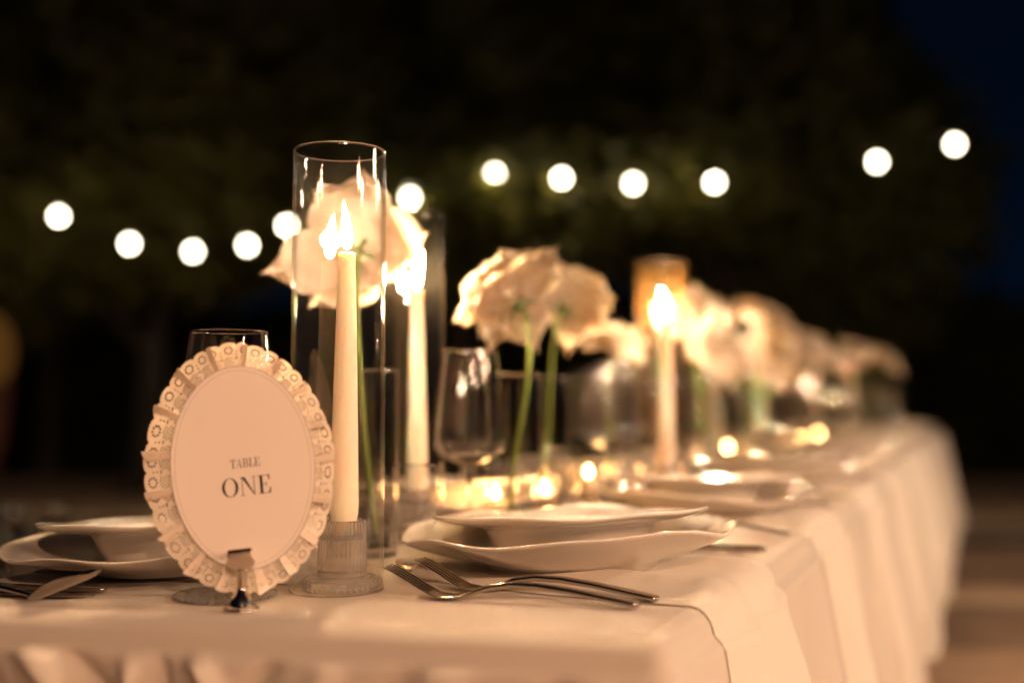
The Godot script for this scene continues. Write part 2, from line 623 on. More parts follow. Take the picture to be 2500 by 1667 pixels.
# cutlery lies along +x, from the handle's end at 0 to the tip
func make_fork() -> Node3D:
	var o := thing("dinner_fork", "", "fork", Vector3.ZERO, 0.0, "steel forks beside the plates")
	var z := Vector3(0, 0, 1)
	var h := MB.new()
	h.bar([Vector3(0, 0.004, 0), Vector3(0.004, 0.0045, 0), Vector3(0.03, 0.0085, 0), Vector3(0.06, 0.0128, 0), Vector3(0.09, 0.0158, 0), Vector3(0.115, 0.0160, 0), Vector3(0.135, 0.0125, 0), Vector3(0.150, 0.0070, 0), Vector3(0.160, 0.0042, 0), Vector3(0.172, 0.0032, 0), Vector3(0.184, 0.0048, 0), Vector3(0.189, 0.0068, 0)],
		[0.013, 0.016, 0.0145, 0.011, 0.0085, 0.0070, 0.0062, 0.009, 0.017, 0.0235, 0.0245, 0.0245], [0.004, 0.0052, 0.0054, 0.0056, 0.0060, 0.0060, 0.0058, 0.0046, 0.0034, 0.0028, 0.0024, 0.0022], z, 16)
	part("handle", h, M.steel, o)
	for k in 4:
		var c := (k - 1.5) * 0.0065
		var t := MB.new()
		t.bar([Vector3(0.185, 0.0052, c), Vector3(0.195, 0.0098, c), Vector3(0.210, 0.0180, c), Vector3(0.223, 0.0245, c), Vector3(0.232, 0.0280, c)], [0.0042, 0.0040, 0.0036, 0.0030, 0.0016], [0.0021, 0.0021, 0.0020, 0.0018, 0.0012], z, 8)
		part("tine", t, M.steel, o)
	return o

func make_knife() -> Node3D:
	var o := thing("table_knife", "", "knife", Vector3.ZERO, 0.0, "steel knives beside the plates")
	var h := MB.new()
	h.bar([Vector3(0, 0.004, 0), Vector3(0.01, 0.0045, 0), Vector3(0.05, 0.0048, 0), Vector3(0.10, 0.0042, 0)], [0.010, 0.016, 0.014, 0.009], [0.005, 0.007, 0.007, 0.006], Vector3(0, 0, 1))
	part("handle", h, M.steel, o)
	var b := MB.new()
	b.bar([Vector3(0.098, 0.0040, 0), Vector3(0.12, 0.0036, 0.002), Vector3(0.17, 0.0030, 0.003), Vector3(0.205, 0.0026, 0.001), Vector3(0.225, 0.0024, -0.005)], [0.008, 0.017, 0.020, 0.017, 0.004], [0.003, 0.0022, 0.0018, 0.0016, 0.0014], Vector3(0, 0, 1))
	part("blade", b, M.steel, o)
	return o

func make_spoon() -> Node3D:
	var o := thing("soup_spoon", "", "spoon")
	var h := MB.new()
	h.bar([Vector3(0, 0.005, 0), Vector3(0.006, 0.0055, 0), Vector3(0.05, 0.0115, 0), Vector3(0.09, 0.0130, 0), Vector3(0.12, 0.0075, 0), Vector3(0.134, 0.0048, 0)], [0.012, 0.016, 0.013, 0.008, 0.0065, 0.007], [0.003, 0.0034, 0.0034, 0.004, 0.004, 0.0035], Vector3(0, 0, 1))
	part("handle", h, M.steel, o)
	var b := MB.new()
	for s in [0, 1]:
		b.grid(func(u, w):
			var t: float = w
			var x := 0.130 + 0.070 * t
			var half := 0.0215 * pow(sin(PI * clampf(0.06 + 0.94 * pow(t, 0.9), 0.0, 1.0)), 0.62)
			var c: float = (u - 0.5) * 2.0
			var rise := 0.002 + 0.030 * pow(t, 1.35)
			var dish := (1.0 - c * c) * 0.0095 * sin(PI * clampf(t * 0.95 + 0.03, 0.0, 1.0))
			return Vector3(x, rise + 0.009 * sin(PI * minf(t * 1.1, 1.0)) - dish + 0.0012 * s, c * half), 14, 24, false, s == 1)
	part("bowl", b, M.steel, o)
	return o

func make_wine_glass() -> Node3D:
	var o := thing("wine_glass", "", "wine glass", Vector3.ZERO, 0.0, "stemmed wine glasses on the table")
	var outer := [Vector2(0.0050, 0.0953), Vector2(0.010, 0.0962), Vector2(0.022, 0.1010), Vector2(0.036, 0.1080), Vector2(0.0435, 0.1145), Vector2(0.0464, 0.1235), Vector2(0.0462, 0.1320), Vector2(0.0448, 0.150), Vector2(0.0420, 0.180), Vector2(0.0385, 0.212), Vector2(0.0355, 0.2415)]
	var inner := []
	for p in outer:
		inner.append(Vector2(p.x - 0.0009, p.y + (0.0022 if p.x < 0.03 else 0.0009 if p.y < 0.12 else 0.0)))
	var b := MB.new()
	b.lathe(outer.slice(3), 80)
	b.lathe(inner.slice(3), 80)
	var bowl := part("bowl", b, M.pane, o)
	var r := MB.new()
	r.lathe([Vector2(0.0345, 0.2415), Vector2(0.0355, 0.2415), Vector2(0.0357, 0.2422), Vector2(0.0350, 0.2430), Vector2(0.0343, 0.2422), Vector2(0.0345, 0.2415)], 80)
	part("rim", r, M.crystal, bowl)
	var cup := MB.new()
	cup.lathe([Vector2(0.0, 0.0951), Vector2(0.0050, 0.0953), Vector2(0.010, 0.0962), Vector2(0.022, 0.1010), Vector2(0.036, 0.1080), Vector2(0.0351, 0.1089), Vector2(0.0211, 0.1032), Vector2(0.0091, 0.0990), Vector2(0.0, 0.0980)], 80)
	part("bowl_base", cup, M.crystal, bowl)
	var s := MB.new()
	s.lathe([Vector2(0.0, 0.0065), Vector2(0.0048, 0.0065), Vector2(0.0040, 0.015), Vector2(0.0036, 0.035), Vector2(0.0036, 0.065), Vector2(0.0042, 0.083), Vector2(0.0056, 0.0895), Vector2(0.0078, 0.0940), Vector2(0.0, 0.0946)], 24)
	part("stem", s, M.crystal, o)
	var fm := func(t): return 1.0
	var f := MB.new()
	var fp := [Vector2(0.0, 0.0004), Vector2(0.044, 0.0004), Vector2(0.0465, 0.0010), Vector2(0.0468, 0.0022), Vector2(0.0455, 0.0030), Vector2(0.038, 0.0038), Vector2(0.028, 0.0050), Vector2(0.016, 0.0074), Vector2(0.008, 0.0100), Vector2(0.0, 0.0105)]
	f.grid(func(a, q):
		var p: Vector2 = fp[int(round(q * 9))]
		var t: float = TAU * a
		var k := 0.0009 * smoothstep(0.006, 0.02, p.x) * (1.0 if p.y > 0.002 else 0.0)
		return Vector3(cos(t) * p.x, p.y + k * cos(36.0 * t + p.x * 220.0), sin(t) * p.x), 216, 9, true, true)
	part("foot", f, M.cut, o)
	return o

func make_tumbler() -> Node3D:
	var o := thing("water_tumbler", "", "tumbler", Vector3.ZERO, 0.0, "slim clear water tumblers")
	var w := MB.new()
	w.lathe([Vector2(0.0205, 0.010), Vector2(0.0225, 0.055), Vector2(0.0245, 0.1095)], 56)
	w.lathe([Vector2(0.0192, 0.010), Vector2(0.0213, 0.055), Vector2(0.0234, 0.1095)], 56)
	var wall := part("wall", w, M.pane, o)
	var r := MB.new()
	r.lathe([Vector2(0.0234, 0.1095), Vector2(0.0245, 0.1095), Vector2(0.0246, 0.1102), Vector2(0.02395, 0.1108), Vector2(0.0233, 0.1102), Vector2(0.0234, 0.1095)], 56)
	part("rim", r, M.crystal, wall)
	var b := MB.new()
	b.lathe([Vector2(0.0, 0.0006), Vector2(0.0185, 0.0006), Vector2(0.0200, 0.0022), Vector2(0.0205, 0.0098), Vector2(0.0192, 0.0099), Vector2(0.014, 0.0085), Vector2(0.0, 0.0080)], 56)
	part("base", b, M.cut, o)
	return o

func make_votive() -> Node3D:
	var o := thing("tealight_votive", "", "candle holder", Vector3.ZERO, 0.0, "tealights in small glass cups")
	var w := MB.new()
	w.lathe([Vector2(0.026, 0.006), Vector2(0.028, 0.04), Vector2(0.030, 0.080)], 40)
	w.lathe([Vector2(0.0245, 0.006), Vector2(0.0265, 0.04), Vector2(0.0286, 0.080)], 40)
	part("cup", w, M.pane, o)
	var b := MB.new()
	b.lathe([Vector2(0.0, 0.0006), Vector2(0.024, 0.0006), Vector2(0.026, 0.0025), Vector2(0.026, 0.006), Vector2(0.0, 0.006)], 40)
	part("base", b, M.cut, o)
	var x := MB.new()
	x.lathe([Vector2(0.0, 0.0065), Vector2(0.0188, 0.0065), Vector2(0.0190, 0.0400), Vector2(0.0182, 0.0406), Vector2(0.017, 0.0395), Vector2(0.0, 0.0390)], 32)
	var wax := part("wax", x, M.votive_wax, o)
	var k := MB.new()
	k.tube([Vector3(0, 0.0385, 0), Vector3(0.0005, 0.044, 0), Vector3(0.001, 0.047, 0)], [0.0008, 0.0008, 0.0006], 6)
	part("wick", k, M.wick, wax)
	flame(o, Vector3(0, 0.0445, 0), 0.017, 0.0038, Vector3(0.0, 0.0, 0.0), M.small_flame, 0.003)
	return o

func flame(parent: Node3D, at: Vector3, tall: float, r: float, lean: Vector3, m: Material, energy: float) -> void:
	var mb := MB.new()
	mb.grid(func(a, b):
		var t: float = b
		var k := r * (0.30 * pow(1.0 - t, 6.0) + 1.0 * pow(sin(PI * pow(t, 0.72)), 0.9) * (1.0 - 0.35 * t)) if t < 1.0 else 0.0
		if t <= 0.0:
			k = 0.0
		var ax := at + Vector3(0, tall * t, 0) + lean * (t * t)
		return ax + Vector3(cos(TAU * a), 0, sin(TAU * a)) * k, 18, 22, true, true)
	var fl := part("flame", mb, m, parent)
	var l := OmniLight3D.new()
	l.name = "glow"
	l.position = at + Vector3(0, tall * 0.42, 0) + lean * 0.18
	l.light_color = lin(1.0, 0.49, 0.16)
	l.light_energy = energy
	l.light_size = 0.01
	l.omni_range = 12.0
	l.omni_attenuation = 2.0
	l.shadow_enabled = true
	fl.add_child(l)

const CANDLE := 0.030

func make_hurricane() -> Node3D:
	var o := thing("hurricane_glass", "", "hurricane glass", Vector3.ZERO, 0.0, "tall glass cylinders round the taper candles")
	var w := MB.new()
	w.lathe([Vector2(0.0446, 0.0015), Vector2(0.0446, 0.20), Vector2(0.0446, 0.4175)], 96)
	w.lathe([Vector2(0.0424, 0.0015), Vector2(0.0424, 0.20), Vector2(0.0424, 0.4175)], 96)
	part("wall", w, M.dusty, o)
	for y in [0.4175, 0.0012]:
		var r := MB.new()
		var ring := []
		for k in 13:
			var t := TAU * k / 12.0
			ring.append(Vector2(0.0435 + 0.00125 * cos(t), y + 0.0012 * sin(t)))
		r.lathe(ring, 96)
		part("rim", r, M.crystal, o)
	return o

func make_candlestick() -> Node3D:
	var o := thing("glass_candlestick", "", "candlestick", Vector3.ZERO, 0.0, "ribbed clear glass candlesticks")
	var prof := [Vector2(0.0, 0.0008), Vector2(0.0365, 0.0008), Vector2(0.0380, 0.0022), Vector2(0.0385, 0.0060), Vector2(0.0380, 0.0098), Vector2(0.0360, 0.0115), Vector2(0.0290, 0.0122), Vector2(0.0245, 0.0128), Vector2(0.0236, 0.0150), Vector2(0.0234, 0.030), Vector2(0.0233, 0.050), Vector2(0.0232, 0.0640), Vector2(0.0222, 0.0655), Vector2(0.0182, 0.0656), Vector2(0.0170, 0.0645), Vector2(0.0168, 0.0560), Vector2(0.0165, 0.0475), Vector2(0.0, 0.0470)]
	var m := prof.size() - 1
	var mb := MB.new()
	mb.grid(func(a, b):
		var k := int(round(b * m))
		var p: Vector2 = prof[k]
		var t: float = TAU * a
		var rib := 0.0
		if k >= 2 and k <= 5:
			rib = 0.0009 * absf(sin(20.0 * t))
		elif k >= 8 and k <= 11:
			rib = 0.0008 * absf(sin(18.0 * t))
		var lift := 0.0005 * sin(20.0 * t) if k == 6 else 0.0
		return Vector3(cos(t) * (p.x - rib), p.y + lift, sin(t) * (p.x - rib)), 240, m, true, true)
	part("body", mb, M.cut, o)
	return o

func make_candle(lean: Vector3) -> Node3D:
	var o := thing("taper_candle", "", "candle", Vector3.ZERO, 0.0, "cream taper candles burning in the hurricane glasses")
	var w := MB.new()
	w.lathe([Vector2(0.0, 0.0), Vector2(0.0088, 0.0), Vector2(0.0100, 0.001), Vector2(0.0122, 0.016), Vector2(0.0136, 0.024), Vector2(0.0138, 0.034), Vector2(0.0129, 0.08), Vector2(0.0114, 0.15), Vector2(0.0096, 0.22), Vector2(0.0081, 0.262), Vector2(0.0080, 0.2725), Vector2(0.0073, 0.2730), Vector2(0.0050, 0.2712), Vector2(0.0, 0.2706)], 40)
	var wax := part("wax", w, M.wax, o)
	var k := MB.new()
	k.tube([Vector3(0, 0.270, 0), Vector3(0.0004, 0.277, 0), Vector3(0.0016, 0.282, 0)], [0.0009, 0.0008, 0.0006], 6)
	part("wick", k, M.wick, wax)
	flame(o, Vector3(0, 0.2765, 0), 0.047, 0.0058, lean, M.flame, CANDLE)
	return o

# ---------------------------------------------------------------- roses
# grown along +y; tip curls outwards from `rise` to `fall` degrees above the horizontal
func petal_mesh(long: float, half: float, rise: float, fall: float, cup: float, point: float, sd: int) -> ArrayMesh:
	var fn := FastNoiseLite.new()
	fn.seed = sd
	fn.frequency = 22.0
	var line := [Vector2(0.004, 0.0)]
	var steps := 14
	for k in steps:
		var t := (k + 0.5) / steps
		var g := deg_to_rad(lerpf(rise, fall, pow(t, 1.3)))
		line.append(line[-1] + Vector2(cos(g), sin(g)) * long / steps)
	var mb := MB.new()
	mb.grid(func(u, w):
		var c: float = (u - 0.5) * 2.0
		var t: float = w
		var wide := half * (0.16 + 0.84 * pow(sin(PI * clampf(pow(t, 0.85) * 0.80, 0.0, 1.0)), 0.75)) * (1.0 if t < 0.78 else sqrt(maxf(0.02, 1.0 - pow((t - 0.78) / 0.22, 2.0))))
		var back := point * 0.012 * (1.0 - absf(c)) * smoothstep(0.7, 1.0, t)
		var q := t * steps
		var k := mini(int(q), steps - 1)
		var p: Vector2 = line[k].lerp(line[k + 1], q - k)
		var d: Vector2 = (line[k + 1] - line[k]).normalized()
		var nn := Vector2(-d.y, d.x)
		var curl := cup * c * c * wide - 0.010 * smoothstep(0.5, 1.0, absf(c)) * smoothstep(0.35, 0.9, t) + 0.008 * t * fn.get_noise_2d(c * 0.04 + t * 0.03, t * 0.07)
		p += d * back + nn * curl
		return Vector3(p.x, p.y, c * wide), 10, steps, false, false)
	return mb.mesh()

var petals := []

func make_petals() -> void:
	petals = [
		[petal_mesh(0.084, 0.036, 38, -22, 0.22, 1.4, 1), petal_mesh(0.080, 0.033, 32, -34, 0.28, 2.0, 2), petal_mesh(0.076, 0.038, 40, -8, 0.20, 0.8, 3)],
		[petal_mesh(0.074, 0.034, 50, 0, 0.35, 1.2, 4), petal_mesh(0.070, 0.030, 54, -8, 0.38, 1.6, 5)],
		[petal_mesh(0.052, 0.026, 66, 40, 0.55, 0.5, 6), petal_mesh(0.048, 0.024, 70, 62, 0.60, 0.5, 7)],
		[petal_mesh(0.040, 0.018, 80, 98, 0.85, 0.2, 8), petal_mesh(0.036, 0.015, 84, 104, 0.9, 0.2, 9)],
	]

# heads: [neck, facing axis, size, spin]; the stem runs from the vase's bottom
func rose(label: String, base: Vector3, foot: Vector3, heads: Array, sd: int) -> void:
	var rng := RandomNumberGenerator.new()
	rng.seed = sd
	for hd in heads:
		var neck: Vector3 = hd[0]
		var face: Vector3 = hd[1].normalized()
		var o := thing("white_rose", hd[4] if hd.size() > 4 else label, "rose", base + foot, 0.0, "white roses in glass vases")
		var top := neck - foot
		var c := Curve3D.new()
		c.add_point(Vector3.ZERO, Vector3.ZERO, Vector3(top.x * 0.1 + hd[5] if hd.size() > 5 else top.x * 0.1, top.y * 0.45, 0))
		c.add_point(top, -face * minf(0.05, top.y * 0.2) - Vector3(0, top.y * 0.22, 0), Vector3.ZERO)
		var pts := []
		var rad := []
		for k in 25:
			pts.append(c.sample(0, k / 24.0))
			rad.append(0.0034 + 0.0006 * sin(k * 1.3) * float(k % 7 == 3))
		var s := MB.new()
		s.tube(pts, rad, 10)
		part("stem", s, M.stem, o)
		var right := (Vector3.RIGHT - face * face.x).normalized()
		var head := Basis(right, face, right.cross(face))
		var size: float = hd[2]
		var frame := Transform3D(head * Basis(Vector3.UP, hd[3]), top + face * 0.004)
		var cal := MB.new()
		cal.lathe([Vector2(0.0, -0.006), Vector2(0.0036, -0.005), Vector2(0.0072, 0.0), Vector2(0.0088, 0.006), Vector2(0.0080, 0.011), Vector2(0.0, 0.012)], 16)
		for k in 5:
			var t := TAU * k / 5.0 + 0.3
			var dir := Vector3(cos(t), 0, sin(t))
			cal.bar([dir * 0.006 + Vector3(0, 0.006, 0), dir * 0.016 + Vector3(0, 0.006, 0), dir * 0.020 + Vector3(0, 0.001, 0), dir * 0.023 + Vector3(0, -0.006, 0)], [0.006, 0.007, 0.004, 0.001], [0.0012, 0.001, 0.0008, 0.0005], dir.cross(Vector3.UP), 8)
		var ca := part("calyx", cal, M.sepal, o)
		ca.transform = Transform3D(frame.basis * Basis.from_scale(Vector3.ONE * size), frame.origin)
		var core := MB.new()
		core.lathe([Vector2(0.0, 0.0), Vector2(0.010, 0.004), Vector2(0.0155, 0.014), Vector2(0.0165, 0.026), Vector2(0.0130, 0.036), Vector2(0.0085, 0.0405), Vector2(0.0070, 0.0380), Vector2(0.0050, 0.0415), Vector2(0.0028, 0.0395), Vector2(0.0, 0.0385)], 20, Vector3.ZERO, func(t): return 1.0 + 0.10 * sin(3.0 * t))
		var co := part("bud", core, M.petal, o)
		co.transform = Transform3D(frame.basis * Basis.from_scale(Vector3.ONE * size), frame.origin + face * 0.012 * size)
		var counts := [8, 8, 7, 5]
		for ring in 4:
			var outer: Array = hd[6] if ring == 0 and hd.size() > 6 else []
			for k in (outer.size() if outer else counts[ring]):
				var set_: Array = petals[ring]
				var p := part("petal", set_[rng.randi() % set_.size()], M.petal, o)
				var turn: float = TAU * (k + 0.5 * (ring % 2)) / counts[ring] + rng.randf_range(-0.16, 0.16)
				var grow := rng.randf_range(0.86, 1.10)
				if outer:
					turn = -deg_to_rad(outer[k][0]) - hd[3]
					grow = outer[k][1]
				var tilt := rng.randf_range(-0.22, 0.22)
				var b := Basis(Vector3.UP, turn) * Basis(Vector3(0, 0, 1), tilt) * Basis(Vector3.RIGHT, rng.randf_range(-0.2, 0.2))
				p.transform = Transform3D(frame.basis * b.scaled(Vector3.ONE * size * grow), frame.origin + face * (0.008 + 0.004 * ring) * size)

func make_vase() -> Node3D:
	var o := thing("glass_vase", "", "vase", Vector3.ZERO, 0.0, "cylinder vases of water along the table")
	var w := MB.new()
	w.lathe([Vector2(0.0375, 0.012), Vector2(0.0375, 0.11), Vector2(0.0375, 0.2135)], 72)
	w.lathe([Vector2(0.0355, 0.012), Vector2(0.0355, 0.11), Vector2(0.0355, 0.2135)], 72)
	var wall := part("wall", w, M.pane, o)
	var ring := []
	for k in 11:
		var t := TAU * k / 10.0
		ring.append(Vector2(0.0365 + 0.0012 * cos(t), 0.2135 + 0.0012 * sin(t)))
	var r := MB.new()
	r.lathe(ring, 72)
	part("rim", r, M.crystal, wall)
	var b := MB.new()
	b.lathe([Vector2(0.0, 0.0006), Vector2(0.0345, 0.0006), Vector2(0.0372, 0.0030), Vector2(0.0375, 0.0115), Vector2(0.0, 0.0115)], 72)
	part("base", b, M.cut, o)
	var q := MB.new()
	q.lathe([Vector2(0.0, 0.0125), Vector2(0.0352, 0.0125), Vector2(0.0352, 0.1955), Vector2(0.0345, 0.1945), Vector2(0.0, 0.1943)], 72)
	part("water", q, M.pane, o)
	var pin := MB.new()
	pin.lathe([Vector2(0.0, 0.0130), Vector2(0.027, 0.0130), Vector2(0.0275, 0.0145), Vector2(0.0275, 0.0215), Vector2(0.0265, 0.0225), Vector2(0.0, 0.0225)], 40)
	var ph := part("pin_holder", pin, M.dark_metal, o)
	var pins := MB.new()
	for a in range(-3, 4):
		for c in range(-3, 4):
			if a * a + c * c < 12:
				pins.tube([Vector3(a * 0.0068, 0.0222, c * 0.0068), Vector3(a * 0.0068, 0.0285, c * 0.0068)], [0.0007, 0.0003], 5)
	part("pins", pins, M.dark_metal, ph)
	return o

# ---------------------------------------------------------------- the table number
func ellipse(a: float, b: float, n_ := 120) -> PackedVector2Array:
	var p := PackedVector2Array()
	for k in n_:
		p.append(Vector2(cos(TAU * k / n_) * a, sin(TAU * k / n_) * b))
	return p

# letters in a unit of cap height 1: [advance, list of outlines or rings]
func glyph(ch: String) -> Array:
	var r := func(x0, y0, x1, y1): return PackedVector2Array([Vector2(x0, y0), Vector2(x1, y0), Vector2(x1, y1), Vector2(x0, y1)])
	var q := func(a, b, c, d): return PackedVector2Array([a, b, c, d])
	match ch:
		"O":
			return [0.92, [["ring", Vector2(0.46, 0.5), Vector2(0.45, 0.52), Vector2(0.295, 0.495)]]]
		"N":
			return [0.90, [r.call(0.10, 0.0, 0.135, 1.0), r.call(0.0, 0.0, 0.235, 0.03), r.call(0.0, 0.97, 0.14, 1.0), q.call(Vector2(0.10, 1.0), Vector2(0.27, 1.0), Vector2(0.79, 0.0), Vector2(0.745, 0.0)), r.call(0.755, 0.0, 0.79, 1.0), r.call(0.66, 0.97, 0.885, 1.0)]]
		"E":
			return [0.74, [r.call(0.10, 0.0, 0.25, 1.0), r.call(0.0, 0.97, 0.64, 1.0), r.call(0.0, 0.0, 0.66, 0.03), r.call(0.25, 0.49, 0.46, 0.52), q.call(Vector2(0.43, 0.38), Vector2(0.46, 0.38), Vector2(0.46, 0.63), Vector2(0.43, 0.63)), q.call(Vector2(0.60, 0.72), Vector2(0.64, 0.72), Vector2(0.64, 0.98), Vector2(0.55, 0.98)), q.call(Vector2(0.55, 0.02), Vector2(0.66, 0.02), Vector2(0.69, 0.32), Vector2(0.65, 0.32))]]
		"T":
			return [0.74, [r.call(0.29, 0.0, 0.44, 1.0), r.call(0.17, 0.0, 0.56, 0.03), r.call(0.02, 0.965, 0.71, 1.0), q.call(Vector2(0.0, 0.70), Vector2(0.035, 0.70), Vector2(0.11, 0.97), Vector2(0.02, 0.97)), q.call(Vector2(0.695, 0.70), Vector2(0.73, 0.70), Vector2(0.71, 0.97), Vector2(0.62, 0.97))]]
		"A":
			return [0.80, [q.call(Vector2(0.07, 0.0), Vector2(0.105, 0.0), Vector2(0.41, 1.0), Vector2(0.37, 1.0)), q.call(Vector2(0.52, 0.0), Vector2(0.69, 0.0), Vector2(0.41, 1.0), Vector2(0.36, 1.0)), r.call(0.0, 0.0, 0.20, 0.03), r.call(0.43, 0.0, 0.78, 0.03), r.call(0.17, 0.33, 0.58, 0.365)]]
		"B":
			return [0.76, [r.call(0.10, 0.0, 0.25, 1.0), r.call(0.0, 0.97, 0.40, 1.0), r.call(0.0, 0.0, 0.42, 0.03), r.call(0.25, 0.50, 0.40, 0.53), ["half", Vector2(0.38, 0.755), Vector2(0.26, 0.245), Vector2(0.12, 0.215)], ["half", Vector2(0.40, 0.265), Vector2(0.31, 0.265), Vector2(0.15, 0.235)]]]
		"L":
			return [0.68, [r.call(0.10, 0.0, 0.25, 1.0), r.call(0.0, 0.97, 0.36, 1.0), r.call(0.0, 0.0, 0.62, 0.03), q.call(Vector2(0.52, 0.02), Vector2(0.62, 0.02), Vector2(0.66, 0.34), Vector2(0.62, 0.34))]]
	return [0.4, []]

func write(text: String, cap: float, squeeze: float, spacing: float, middle: Vector2, z: float, m: Material, parent: Node) -> void:
	var total := 0.0
	for ch in text:
		total += (glyph(ch)[0] + spacing) * cap * squeeze
	var x := middle.x - (total - spacing * cap * squeeze) / 2
	for ch in text:
		var g := glyph(ch)
		var mb := MB.new()
		var lift := 0.0
		for o in g[1]:
			lift += 0.000012   # strokes that cross must not share a plane
			var place := func(p: Vector3): return Vector3(x + p.x * cap * squeeze, middle.y + (p.y - 0.5) * cap, p.z)
			if o is PackedVector2Array:
				mb.slab(o, z - 0.00004, z + 0.00006 + lift, place)
			else:
				var lo := -PI / 2 if o[0] == "half" else 0.0
				var hi := PI / 2 if o[0] == "half" else TAU
				var steps := 40
				var out := PackedVector2Array()
				for k in steps + 1:
					var t := lerpf(lo, hi, float(k) / steps)
					out.append(o[1] + Vector2(cos(t) * o[2].x, sin(t) * o[2].y))
				for k in range(steps, -1, -1):
					var t := lerpf(lo, hi, float(k) / steps)
					out.append(o[1] + Vector2(cos(t) * o[3].x, sin(t) * o[3].y))
				for k in steps:
					mb.slab(PackedVector2Array([out[k], out[k + 1], out[2 * steps - k], out[2 * steps + 1 - k]]), z - 0.00004, z + 0.00006 + lift, place)
		part("letter", mb, m, parent)
		x += (g[0] + spacing) * cap * squeeze

func build_sign() -> void:
	var o := thing("table_number_card", "oval white card lettered TABLE ONE with a pleated lace border", "table sign", Vector3(-0.2338, 0.8717, -0.985))
	o.rotation = Vector3(deg_to_rad(-3.0), deg_to_rad(-2.0), deg_to_rad(6.6))
	var a := 0.0634
	var b := 0.0882
	var c := MB.new()
	c.slab(ellipse(a, b, 160), -0.0004, 0.0004)
	part("card", c, M.card, o)
	for e in [[0.0, 0.0007, 0.00046], [0.0038, 0.0003, 0.00048]]:
		var ring := MB.new()
		ring.grid(func(u, w):
			var t: float = TAU * u
			var k: float = e[0] + e[1] * (1.0 - w)
			return Vector3(cos(t) * (a - k), sin(t) * (b - k), e[2]), 160, 1, true, true)
		part("border_line", ring, M.faint_ink, o)
	write("TABLE", 0.0078, 0.90, 0.02, Vector2(0.0026, 0.0035), 0.0005, M.grey_ink, o)
	write("ONE", 0.0158, 1.0, 0.10, Vector2(0.0022, -0.0166), 0.0005, M.ink, o)
	# the lace, gathered in pleats behind the card
	var rng := RandomNumberGenerator.new()
	rng.seed = 12
	var pleats := 17
	var jitter := []
	for k in pleats:
		jitter.append([rng.randf_range(-1.0, 1.0), rng.randf_range(0.55, 1.5), rng.randf_range(-1.0, 1.0)])
	var seg := 34
	var mb := MB.new()
	var run := [0.0]
	# across one pleat: share of the pleat's angle, and height towards the viewer
	var shape := func(q: float) -> Vector2:
		if q < 0.62:
			return Vector2(q / 0.62 * 1.04, -0.10 * sin(PI * q / 0.62))
		if q < 0.80:
			var t := (q - 0.62) / 0.18
			return Vector2(1.04 - 0.22 * t, t)
		var t2 := (q - 0.80) / 0.20
		return Vector2(0.82 + 0.18 * t2, 1.0 - t2)
	mb.grid(func(u, w):
		var q: float = u * pleats
		var k := int(q) % pleats
		var s: Vector2 = shape.call(q - floor(q))
		var sway: float = jitter[k][2] * 0.06 * w * sin(PI * clampf(q - floor(q), 0.0, 1.0))
		var t = TAU * (floor(q) + s.x) / pleats + sway
		var full: float = 0.80 - 0.20 * cos(t) + 0.02 * sin(t) + 0.05 * jitter[k][0]
		var out: float = -0.008 + (0.008 + 0.0265 * full) * w
		out += 0.0022 * maxf(s.y, 0.0) * w
		var nrm := Vector2(cos(t) / a, sin(t) / b).normalized()
		var p = Vector2(cos(t) * a, sin(t) * b) + nrm * (out - 0.0025 * maxf(s.y, 0.0) * w + 0.0020 * w * maxf(0.0, s.y) * jitter[k][2])
		var z = -0.0022 + s.y * (0.0012 + 0.0065 * w * jitter[k][1]) - 0.003 * w
		return Vector3(p.x, p.y, z), pleats * seg, 8, true, false, Vector2.ONE, func(u, w): return Vector2(u * pleats * 1.7, w))
	part("lace_ruffle", mb, M.lace, o)

func build_clip() -> void:
	var o := thing("card_clip_stand", "small silver bell-footed clip stand holding the oval table card", "place card holder", on(-0.2310, 0.975))
	var b := MB.new()
	b.lathe([Vector2(0.0, 0.0005), Vector2(0.0148, 0.0005), Vector2(0.0152, 0.0014), Vector2(0.0150, 0.0030), Vector2(0.0138, 0.0042), Vector2(0.0118, 0.0050), Vector2(0.0112, 0.0064), Vector2(0.0104, 0.0084), Vector2(0.0082, 0.0124), Vector2(0.0062, 0.0150), Vector2(0.0044, 0.0172), Vector2(0.0038, 0.0195), Vector2(0.0, 0.0196)], 56)
	part("foot", b, M.silver, o)
	var s := MB.new()
	s.lathe([Vector2(0.0, 0.019), Vector2(0.0040, 0.019), Vector2(0.0040, 0.0225), Vector2(0.0044, 0.0235), Vector2(0.0044, 0.0335), Vector2(0.0050, 0.0345), Vector2(0.0044, 0.0360), Vector2(0.0, 0.0362)], 32)
	part("stem", s, M.silver, o)
	var tip := Basis(Vector3(0, 0, 1), deg_to_rad(6.0))
	var h := 0.0415
	var plate := PackedVector2Array([Vector2(-0.0070, -0.0058), Vector2(0.0070, -0.0058), Vector2(0.0124, -0.0008), Vector2(0.0124, 0.0014), Vector2(0.0096, 0.0058), Vector2(-0.0096, 0.0058), Vector2(-0.0124, 0.0014), Vector2(-0.0124, -0.0008)])
	for z in [0.0055, -0.0165]:
		var p := MB.new()
		p.slab(plate, z - 0.0007, z + 0.0007, func(q): return tip * Basis(Vector3.RIGHT, deg_to_rad(20.0 if z > 0.0 else 0.0)) * (q - Vector3(0, 0, z)) + Vector3(0, h, z))
		part("clip_plate", p, M.satin, o)
	for z in [0.0032, -0.0155]:
		var c := MB.new()
		c.tube([tip * Vector3(-0.0100, 0.0092, z) + Vector3(0, h, 0), tip * Vector3(0.0100, 0.0092, z) + Vector3(0, h, 0)], [0.0030, 0.0030], 20)
		part("clip_roll", c, M.silver, o)

